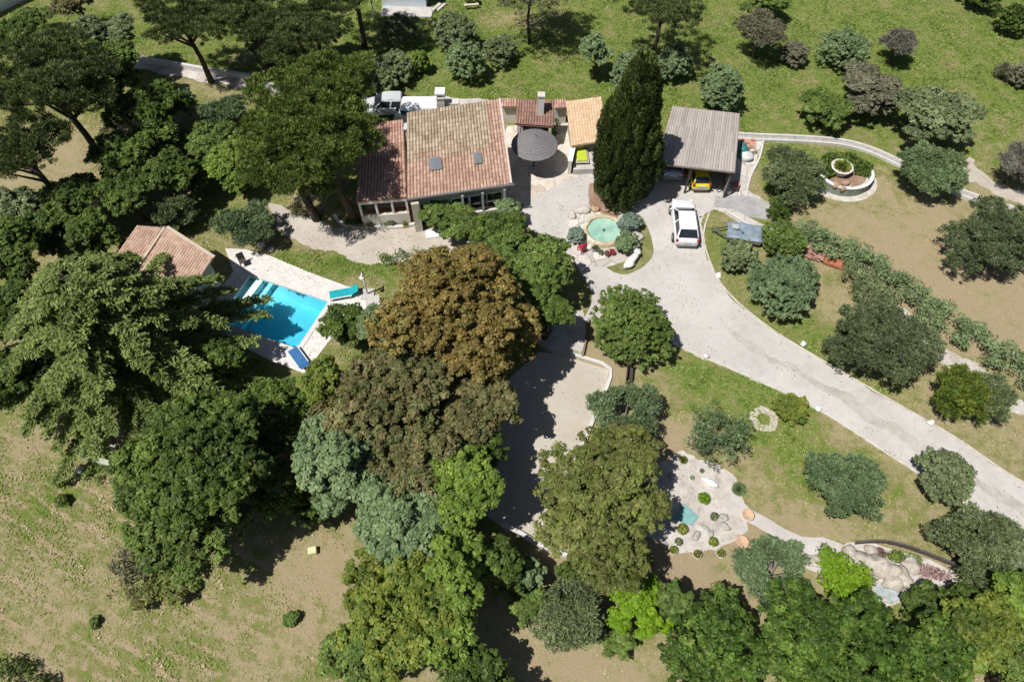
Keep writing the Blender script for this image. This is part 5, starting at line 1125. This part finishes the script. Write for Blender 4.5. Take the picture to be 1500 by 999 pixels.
hedge([(560, 383), (600, 375), (640, 372)], .9, .8, 'green', "hedge", "low green hedge between the tan path and the copper-leaved tree", seed=12)
hedge([(830, 822), (870, 838), (905, 862)], .9, .7, 'lime2', "hedge", "low yellow-green plants along the stone edging below the big olive-brown tree", seed=13)
hedge([(812, 160), (815, 200)], .5, .6, 'yellowg', "flower_bed", "narrow yellow-green planted strip between the barbecue house and the tan-roofed shed", "flower bed", seed=14)

# ---------------------------------------------------------------- every tree and bush: kind, leaf, picture x, y, half width, height
MG = "shrubs and trees in the green meadow"; OG = "olive trees of the garden"; PG = "pines around the villa"; FG = "woodland trees below the pool"; BG = "laurels along the bottom edge"; IG = "clipped bushes round the fish pond"
tree('bare', 'greybrown', 1113, 55, 38, 3.4, "grey half-leafless small tree in the upper right meadow, tallest of that patch", "shrub", group=MG, dens=1.8)
tree('shrub', 'greybrown', 1164, 80, 21, 1.7, "small brown-tipped shrub just right of the grey half-leafless tree", "shrub", group=MG)
tree('shrub', 'greygreen', 1236, 74, 40, 2.3, "wide low soft green shrub left of the purple-grey bare shrub in the meadow", "shrub", group=MG, dens=.8)
tree('bare', 'grey', 1313, 70, 29, 2.6, "purple-grey leafless shrub in the upper right meadow", "shrub", group=MG, dens=2.2)
tree('broad', 'greybrown', 1275, 130, 52, 3.2, "broad grey-brown tree in the meadow just below the leafless shrub", group=MG)
tree('broad', 'green', 1212, 160, 38, 2.5, "bright green low tree touching the left side of the grey-brown meadow tree", group=MG)
tree('broad', 'olive', 1372, 168, 60, 3.9, "largest dark green tree of the meadow above the long double wall", group=MG)
tree('shrub', 'greygreen', 1057, 133, 31, 3.2, "rounded grey-green tree right behind the carport roof", "shrub", group=MG)
tree('shrub', 'deep', 1484, 30, 24, 2.2, "deep green bush at the right edge near the top", "bush", group=MG)
tree('shrub', 'deep', 1440, -12, 30, 2.6, "dark bush cut off by the top edge near the right corner", "bush", group=MG)
tree('broad', 'green', 1120, 0, 34, 3.4, "tree cut off by the top edge above the grey half-leafless tree", group=MG)
tree('pine', 'pinedark', 968, 8, 62, 6.4, "dark open pine at the top edge above the cypress", "pine tree", group=MG, dens=.7)
tree('wispy', 'greybrown', 778, -28, 70, 7.2, "slender forked tree with thin foliage at the top edge right of the picnic table", group=MG, dens=2.4, nb=14, lean=(.0, .0), tr=.13, zlo=3.6)
tree('broad', 'greygreen', 872, 78, 24, 3.8, "round pale green bush left of the cypress tip, casting a dark patch", "bush", group=MG)
tree('shrub', 'olive', 668, 50, 34, 2.8, "loose grey-green shrub below the picnic table", "shrub", group=MG, dens=.7)
tree('shrub', 'greygreen', 682, 92, 33, 2.8, "loose grey-green shrub in the meadow straight behind the white chimney of the villa", "shrub", group=MG, dens=.75)
tree('shrub', 'olive', 733, 75, 25, 2.0, "small grey shrub at the foot of the slender forked tree", "shrub", group=MG, dens=.7)
tree('shrub', 'olive', 584, 46, 26, 2.0, "small thin shrub below the neighbour's terrace", "shrub", group=MG, dens=.7)
tree('shrub', 'lime', 617, 92, 12, 1.9, "small narrow yellow-green conifer in the meadow behind the villa", "shrub", group=MG)
tree('shrub', 'olive', 572, 104, 34, 2.0, "low scrubby bush behind the parked pale car", "bush", group=MG, dens=.8)
tree('shrub', 'greygreen', 925, 108, 32, 3.0, "pale green bush left of the cypress's upper part", "bush", group=MG)
tree('shrub', 'greygreen', 985, 95, 26, 2.4, "pale green bush right of the cypress tip", "bush", group=MG)
tree('bare', 'grey', 1490, 245, 36, 2.6, "grey twiggy bush at the right edge beside the stony track", "bush", group=MG, dens=2.0)
tree('bare', 'greybrown', 1473, 105, 14, 1.2, "tiny brown scrub in the meadow near the right edge", "shrub", group=MG, dens=1.5)
tree('shrub', 'greybrown', 1497, 110, 16, 1.6, "grey-brown scrub cut by the right edge of the meadow", "shrub", group=MG)

tree('olive', 'greygreen', 1362, 254, 53, 2.9, "bright grey-green olive tree standing over the long double wall", "olive tree", group=OG)
tree('olive', 'olive', 1158, 258, 47, 3.0, "olive tree touching the left side of the raised round bed", "olive tree", group=OG)
tree('olive', 'green', 1140, 306, 19, 1.2, "small leafy yellow-green bush under the olive tree by the raised bed", "bush")
tree('olive', 'olivedark', 1448, 354, 64, 3.3, "large dark olive tree at the right edge of the tan lawn", "olive tree", group=OG)
tree('olive', 'olive', 1500, 330, 36, 2.8, "olive tree cut off by the right edge behind the large dark one", "olive tree", group=OG)
tree('shrub', 'green', 1146, 355, 31, 1.9, "round fresh-green bush just right of the trailer", "bush")
tree('shrub', 'olive', 1080, 376, 26, 2.0, "small neat round bush in front of the trailer", "bush")
tree('shrub', 'oliveblue', 1148, 418, 49, 2.4, "wide rounded grey-green bush alone on the grass below the rust-red board pile", "bush")
tree('olive', 'olivedark', 1284, 495, 74, 3.6, "largest darkest olive tree right of the middle of the drive", "olive tree", group=OG, dens=1.1)
tree('olive', 'yellowg', 1408, 578, 46, 2.4, "yellowish-green olive tree between the drive and the gravel path", "olive tree", group=OG)
tree('olive', 'olive', 1450, 585, 36, 2.2, "grey-green olive tree touching the right of the yellowish-green one", "olive tree", group=OG)
tree('shrub', 'olive', 1385, 696, 39, 2.4, "round clipped bush overhanging the left edge of the drive at the lower right", "bush", zlo=.5)
tree('olive', 'oliveblue', 1240, 712, 56, 2.4, "blue-green olive tree on the lawn left of the round clipped bush", "olive tree", group=OG, hole=.12)
tree('shrub', 'yellowg', 1160, 598, 24, 1.1, "small yellow-green shrub at the drive's left edge beside the pale gravel ring", "shrub")
tree('wispy', 'oliveblue', 1053, 637, 54, 2.4, "thin wispy olive tree letting the lawn show through, above the white gravel garden", "olive tree", group=OG, dens=1.1, hole=.2, bark=BARK_PALE)
tree('shrub', 'green', 924, 480, 60, 3.2, "big round dense green bush between the bowling court and the drive", "bush")
tree('olive', 'oliveblue', 912, 606, 55, 2.9, "blue-green olive tree with an open middle at the right side of the bowling court", "olive tree", group=OG, hole=.36, bark=BARK_PALE, nb=16, tr=.14)
tree('big', 'mixed', 880, 742, 114, 5.6, "large spreading olive-brown tree left of the white gravel garden")
tree('shrub', 'green', 868, 688, 32, 4.2, "light green patch of bush at the top left of the large olive-brown tree", "bush", zlo=1.5)
tree('broad', 'brown', 910, 665, 40, 4.2, "small brown-green tree between the open olive and the large olive-brown tree")
tree('olive', 'oliveblue', 1128, 838, 52, 2.8, "olive tree with bare pale limbs in its middle below the path", "olive tree", group=OG, hole=.36, bark=BARK_PALE, nb=16, tr=.14)
tree('olive', 'olive', 1436, 800, 54, 3.4, "olive-green tree near the bottom right corner beside the drive", "olive tree", group=OG)
tree('shrub', 'olive', 1498, 825, 42, 3.0, "grey-green tree cut by the right edge near the bottom corner", "bush")

tree('shrub', 'bluegrey', 844, 345, 12, 1.1, "clipped grey-green ball bush left of the round fish pond", "bush", group=IG)
tree('shrub', 'bluegrey', 921, 327, 17, 1.3, "clipped blue-green ball bush at the upper right of the round fish pond", "bush", group=IG)
tree('shrub', 'greygreen', 917, 357, 16, 1.3, "clipped green ball bush at the lower right of the round fish pond", "bush", group=IG)
tree('shrub', 'lime', 803, 197, 12, 1.1, "small yellow-green ball bush right of the thatched parasol", "bush")

# trees in front of the villa and beside the pool
tree('broad', 'green', 655, 314, 44, 2.2, "dark green climber bush right in front of the villa's wall", "bush")
tree('broad', 'greygreen', 744, 309, 19, 2.2, "grey-green bush at the front right corner of the villa", "bush")
tree('broad', 'green', 690, 338, 32, 2.4, "green bush below the villa's door between climber bush and big green tree", "bush")
tree('broad', 'green', 756, 396, 84, 4.9, "large fresh green tree left of the drive between the villa and the bowling court")
tree('broad', 'deep', 800, 458, 42, 4.4, "darker green tree at the near right side of the large fresh green tree")
tree('broad', 'deep', 726, 342, 42, 3.0, "bright green bush mass above the large fresh green tree", "bush")
tree('broad', 'deep', 505, 478, 34, 3.0, "dark green bush at the right-hand end of the pool", "bush")
tree('broad', 'greygreen', 548, 486, 30, 3.4, "pale green bush wedged between the pool bush and the copper tree", "bush")
tree('olive', 'oliveblue', 363, 330, 42, 2.3, "round olive tree on the grass at the head of the pool deck", "olive tree", group=OG)
tree('olive', 'olive', 253, 316, 30, 2.4, "small olive tree right behind the pool house roof", "olive tree", group=OG)
tree('olive', 'oliveblue', 271, 152, 20, 2.0, "small pale blue-green bush by the sunlit lane at the upper left", "bush")
tree('olive', 'oliveblue', 328, 168, 32, 2.5, "olive tree below the pale lane wall, left of the big pine", "olive tree", group=OG)
tree('olive', 'oliveblue', 250, 208, 24, 2.2, "bluish olive bush left of the light green tree", "olive tree", group=OG)
tree('broad', 'green', 318, 212, 40, 3.0, "loose light green tree left of the big pine")
tree('broad', 'lime', 342, 248, 38, 3.6, "light yellow-green tree with a dark trunk, left under the big pine")
tree('broad', 'deep', 290, 262, 28, 2.6, "dark little tree below the bluish olive bush")

# large trees in the middle
tree('broad', 'copper', 668, 466, 122, 9.3, "big copper-orange leaved tree in the centre", group=FG, ry=1.0)
tree('broad', 'brown', 590, 602, 134, 6.8, "very large brown-olive tree below the copper-orange one", group=FG, ry=.86)
tree('broad', 'brown', 704, 604, 58, 5.8, "brown-green tree on the right flank of the brown-olive tree", group=FG)
tree('broad', 'brown', 630, 690, 52, 7.4, "brown clump hanging in front of the brown-olive tree", group=FG)
tree('broad', 'yellowg', 480, 568, 32, 6.0, "yellow-green tree on the left flank of the brown-olive tree near the pool corner", group=FG)
tree('broad', 'greygreen', 500, 682, 70, 7.0, "pale grey-green tree left of the brown clump", group=FG)
tree('broad', 'greygreen', 592, 768, 78, 6.4, "pale grey-green tree lowest of the two in the middle", group=FG)
tree('broad', 'lime', 676, 718, 64, 6.6, "fresh lime-green tree beside the shaded side of the bowling court", group=FG)
tree('broad', 'lime', 672, 838, 52, 6.2, "fresh lime-green tree below the other one, right of the grey-green tree", group=FG)
tree('broad', 'yellowg', 580, 905, 96, 6.4, "yellow-green tree at the bottom, left of centre", group=FG)
tree('broad', 'green', 530, 955, 52, 4.6, "green tree at the bottom left flank of the yellow-green one", group=FG)
tree('broad', 'deep', 735, 830, 36, 4.0, "dark small tree in the shade right of the lower lime-green tree", group=FG)
tree('broad', 'lime', 655, 925, 48, 5.4, "yellowish tree at the bottom with long hanging clumps", group=FG)
tree('broad', 'deep', 300, 690, 122, 8.6, "large dark green tree below the cedar, beside the dry field", group=FG)
tree('broad', 'green', 290, 770, 84, 5.6, "green tree forming the lower edge of the large dark green one", group=FG)
tree('broad', 'deep', 400, 640, 50, 5.2, "dark tree in the shade between the cedar and the grey-green tree", group=FG)
tree('broad', 'mixed', 240, 845, 52, 1.2, "low scrubby yellow-green weeds at the edge of the shade in the dry field", "bush", dens=.5)
tree('wispy', 'greybrown', 200, 830, 40, 1.4, "thin dry scrub at the left of the shade in the dry field", "bush", dens=1.2)

tree('pine', 'pinedark', 515, -25, 70, 7.4, "dark pine cut off by the top edge beside the neighbour's pale blue-white house", "pine tree", group=PG)
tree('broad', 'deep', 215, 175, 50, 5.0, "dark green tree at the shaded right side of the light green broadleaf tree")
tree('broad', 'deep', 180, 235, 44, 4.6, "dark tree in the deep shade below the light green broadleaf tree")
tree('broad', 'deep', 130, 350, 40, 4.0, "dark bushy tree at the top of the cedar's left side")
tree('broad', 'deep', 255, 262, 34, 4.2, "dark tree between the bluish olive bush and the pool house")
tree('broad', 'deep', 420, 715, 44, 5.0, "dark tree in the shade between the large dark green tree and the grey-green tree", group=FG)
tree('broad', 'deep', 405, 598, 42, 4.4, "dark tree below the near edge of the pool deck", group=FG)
tree('broad', 'deep', 690, 650, 50, 5.0, "dark tree low in the shade between the brown-green tree and the lime-green one", group=FG)
tree('broad', 'olive', 20, 310, 46, 4.0, "dull dark tree at the left edge above the cedar", group=FG)
tree('broad', 'green', 775, 885, 30, 1.2, "low green thicket on the ground left of the bottom olive tree", "bush")
tree('broad', 'green', 905, 935, 28, 1.4, "low green thicket on the ground right of the bottom olive tree", "bush")
tree('pine', 'pine', 490, 210, 40, 9.2, "narrow pine crown closest to the villa's left wing, throwing shade on its roof", "pine tree", group=PG, zlo=4.6)
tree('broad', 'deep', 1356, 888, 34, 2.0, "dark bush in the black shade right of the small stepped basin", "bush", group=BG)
tree('broad', 'deep', 328, 528, 36, 4.0, "dark tree at the cedar's right side shading the near end of the pool")  # added tree: stands in for cedar branches, casts shade on the lower deck
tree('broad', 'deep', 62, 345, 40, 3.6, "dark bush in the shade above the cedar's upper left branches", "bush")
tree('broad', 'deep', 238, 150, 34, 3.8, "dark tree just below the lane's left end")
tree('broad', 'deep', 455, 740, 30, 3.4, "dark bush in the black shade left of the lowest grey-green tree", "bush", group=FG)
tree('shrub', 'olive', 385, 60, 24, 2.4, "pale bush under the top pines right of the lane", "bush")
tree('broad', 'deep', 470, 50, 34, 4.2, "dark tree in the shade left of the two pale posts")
# bottom edge
tree('broad', 'greygreen', 770, 842, 26, 2.6, "small bluish bush left of the stone edging at the bottom", "bush")
tree('olive', 'olive', 836, 905, 54, 3.4, "tall olive tree at the bottom centre above the dry grass", "olive tree", group=OG)
tree('broad', 'deep', 842, 845, 30, 2.6, "dark green bush between the stone edging and the bottom olive tree", "bush")
tree('broad', 'lime2', 935, 890, 50, 2.6, "vivid green bush at the bottom right of the olive tree", "bush", group=BG)
tree('broad', 'green', 985, 880, 26, 3.4, "dark green pointed bush right of the vivid green bush", "bush", group=BG)
for a in ((1040, 950, 84, 4.0, "leftmost big dark laurel along the bottom edge"), (1060, 905, 40, 3.6, "smaller laurel at the top of the leftmost big laurel"), (1170, 955, 88, 4.2, "second big laurel from the left along the bottom edge, below the bare-limbed olive"), (1280, 965, 80, 4.0, "third big laurel along the bottom edge, below the lime hedge")):
    tree('big', 'laurel', a[0], a[1], a[2], a[3], a[4], "laurel", "laurel", BG, dens=.72, zlo=.1)
tree('broad', 'laurel', 1360, 950, 52, 4.4, "grey-leaved green tree at the bottom between the laurels and the yellow-green trees", group=BG)
tree('broad', 'yellowg', 1440, 935, 56, 4.6, "yellow-green tree at the bottom right", group=BG)
tree('broad', 'lime', 1485, 880, 44, 4.0, "light green tree at the right edge above the bottom corner", group=BG)
tree('broad', 'deep', 1405, 890, 34, 3.0, "dark tree in the shade below the right end of the rock garden", group=BG)
tree('broad', 'green', 1500, 985, 50, 4.4, "green tree filling the bottom right corner", group=BG)
tree('broad', 'deep', 700, 1010, 60, 3.6, "dark bush cut off by the bottom edge right of the yellow-green tree", group=BG)

# pines and dark trees at the upper left
tree('pine', 'pine', 450, 168, 94, 9.6, "big spreading pine overhanging the left wing of the villa", "pine tree", group=PG, dens=1.1, zlo=3.0)
tree('pine', 'pine', 432, 228, 84, 9.4, "lower front crown of pine left of the villa's left wing", "pine tree", group=PG, dens=1.1, zlo=2.0)
tree('pine', 'pine', 497, 112, 52, 7.8, "pine behind the left wing of the villa, its crown over the lane", "pine tree", group=PG, zlo=5.0)
for a in ((75, 118, 96, 9.0, 'pinedark', "very large dark pine at the left edge"), (30, 215, 66, 8.0, 'pinedark', "dark pine with a slanting trunk at the left edge below the very large one"), (270, 28, 66, 7.0, 'pinedark', "dark pine at the top edge above the pale lane"), (360, 22, 60, 6.6, 'pinedark', "dark pine at the top edge, next right of the one above the lane"), (440, 40, 64, 7.0, 'pinedark', "dark pine at the top edge, left of the pale posts")):
    tree('pine', a[4], a[0], a[1], a[2], a[3], a[5], "pine tree", group=PG, dens=.9)
tree('broad', 'green', 150, 112, 62, 6.0, "light green broadleaf tree among the dark pines at the upper left")
tree('broad', 'olive', 165, 62, 48, 5.4, "grey-green tree above the light green broadleaf tree at the upper left")
tree('broad', 'olive', 425, 75, 20, 2.2, "pale bush at the foot of the pines by the lane", "bush")
tree('broad', 'olive', 390, 75, 18, 2.2, "pale bush beside the one at the foot of the pines by the lane", "bush")
tree('broad', 'brown', 110, 8, 30, 4.0, "brown-leaved tree at the top edge near the left corner")
tree('broad', 'green', 45, 32, 30, 2.4, "dark green hedge bush right of the white-walled building in the corner", "bush")
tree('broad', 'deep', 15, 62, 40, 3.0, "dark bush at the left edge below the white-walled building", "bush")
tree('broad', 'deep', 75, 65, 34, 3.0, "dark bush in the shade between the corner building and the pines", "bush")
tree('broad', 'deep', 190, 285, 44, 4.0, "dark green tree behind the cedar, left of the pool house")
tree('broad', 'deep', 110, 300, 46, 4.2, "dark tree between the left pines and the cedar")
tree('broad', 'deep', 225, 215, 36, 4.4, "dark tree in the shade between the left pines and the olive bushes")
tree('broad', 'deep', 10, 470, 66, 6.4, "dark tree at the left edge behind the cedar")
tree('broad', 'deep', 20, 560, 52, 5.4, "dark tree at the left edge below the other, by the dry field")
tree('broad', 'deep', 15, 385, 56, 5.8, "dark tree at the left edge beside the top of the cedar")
tree('shrub', 'green', 426, 905, 10, .5, "small dark green bush alone on the dry field at the bottom", "bush")
tree('shrub', 'green', 138, 912, 8, .35, "tiny green tuft bush in the middle of the dry field", "bush")
tree('shrub', 'deep', 92, 733, 9, .5, "tiny dark bush on the dry field below the mossy wall", "bush")
tree('shrub', 'bluegrey', 1383, 772, 14, 1.4, "small blue-grey ball plant in the shadow left of the olive-green corner tree", "bush")

# ---------------------------------------------------------------- grass and weeds on the open ground
g = np.random.default_rng(99); n = 620000
gx, gy = g.uniform(-50, 50, n), g.uniform(2.5, 62, n)
v = np.abs(gx) < (gy * _c + CAM_H * _s) * .80
gx, gy = gx[v], gy[v]; bad = (lambda lu, lv: (lu > -.3) & (lu < PL + .3) & (lv > -.3) & (lv < PW + .3))((gx - PA.x) * PU.x + (gy - PA.y) * PU.y, (gx - PA.x) * PV.x + (gy - PA.y) * PV.y)
for s_ in SHEETS: bad |= inpoly(gx, gy, s_)
gx, gy = gx[~bad], gy[~bad]
def samp(A_, x, y):
    i = np.clip(np.searchsorted(xs, x) - 1, 0, nx - 2); j = np.clip(np.searchsorted(ys, y) - 1, 0, ny - 2); return A_[j, i]
gg, ss = samp(gv, gx, gy), samp(sv, gx, gy)
patch = np.sin(gx * .9 + 1.3 * np.sin(gy * .7)) * np.sin(gy * 1.1 + np.sin(gx * .8)) + .6 * np.sin(gx * 2.7 + gy * 1.9)
keep = g.random(len(gx)) < np.clip(.35 + .65 * gg + .25 * patch - .7 * ss, .05, 1)
gx, gy, gg, patch = gx[keep], gy[keep], gg[keep], patch[keep]; n = len(gx)
lush = np.clip(gg, 0, 1); hgt_ = (.02 + .05 * lush + .02 * np.clip(patch, 0, 1)) * g.uniform(.5, 1.6, n)
mw_ = samp(mow, gx, gy); s_l = gx * .55 + gy * .83 + .012 * (gx + 24) ** 2 + .25 * np.sin(gx * .7) + .12 * np.sin(gx * 2.3 + gy)
row = (np.cos(2 * np.pi * s_l / 1.55) > .72) & (g.random(len(gx)) < .8) & (mw_ > .25) & (np.sin(gx * .9 + s_l * 2.1) > -.8)
lush = np.where(row, -.1, np.where(mw_ > .25, lush * 1.15 + .05, lush)); hgt_ = np.where(row, hgt_ * 1.15, hgt_)
U = unit(np.stack([g.normal(size=n) * .9, g.normal(size=n) * .9, np.full(n, .45)], -1)); Nn = unit(g.normal(size=(n, 3)) * .45 + np.array([0, 0, 1.0])); Nn = unit(Nn - U * (Nn * U).sum(1)[:, None])
Pt = np.stack([gx, gy, hgt_ * .55], -1)
leaf_mesh("grass", Pt, Nn, hgt_, hgt_ * .42, np.clip(lush * 1.0 + g.normal(size=n) * .1 + patch * .05, 0, 1), leafmat("grass_blades", (.58, .48, .3), (.34, .345, .13), (.16, .26, .042), .2, .3), None, U)["kind"] = "stuff"

# loose gravel, and leaves blown onto the paving
g = np.random.default_rng(7); n = 90000
gx, gy = g.uniform(-34, 34, n), g.uniform(8, 44, n); on = np.zeros(n, bool)
for s_ in SHEETS: on |= inpoly(gx, gy, s_)
on |= g.random(n) < .06
on &= ~((lambda lu, lv: (lu > -.4) & (lu < PL + .4) & (lv > -.4) & (lv < PW + .4))((gx - PA.x) * PU.x + (gy - PA.y) * PU.y, (gx - PA.x) * PV.x + (gy - PA.y) * PV.y))
cl = np.sin(gx * 1.7 + 2 * np.sin(gy * .6)) * np.sin(gy * 1.9 + gx * .4); on &= g.random(n) < .06 + .2 * cl
gx, gy = gx[on], gy[on]; n = len(gx)
leaf_mesh("loose_gravel", np.stack([gx, gy, np.full(n, .062)], -1), unit(g.normal(size=(n, 3)) * .2 + np.array([0, 0, 1.0])), g.uniform(.025, .07, n), g.uniform(.02, .045, n), g.random(n), leafmat("loose_gravel", (.2, .16, .1), (.42, .39, .35), (.66, .63, .6), 0.0), None)["kind"] = "stuff"
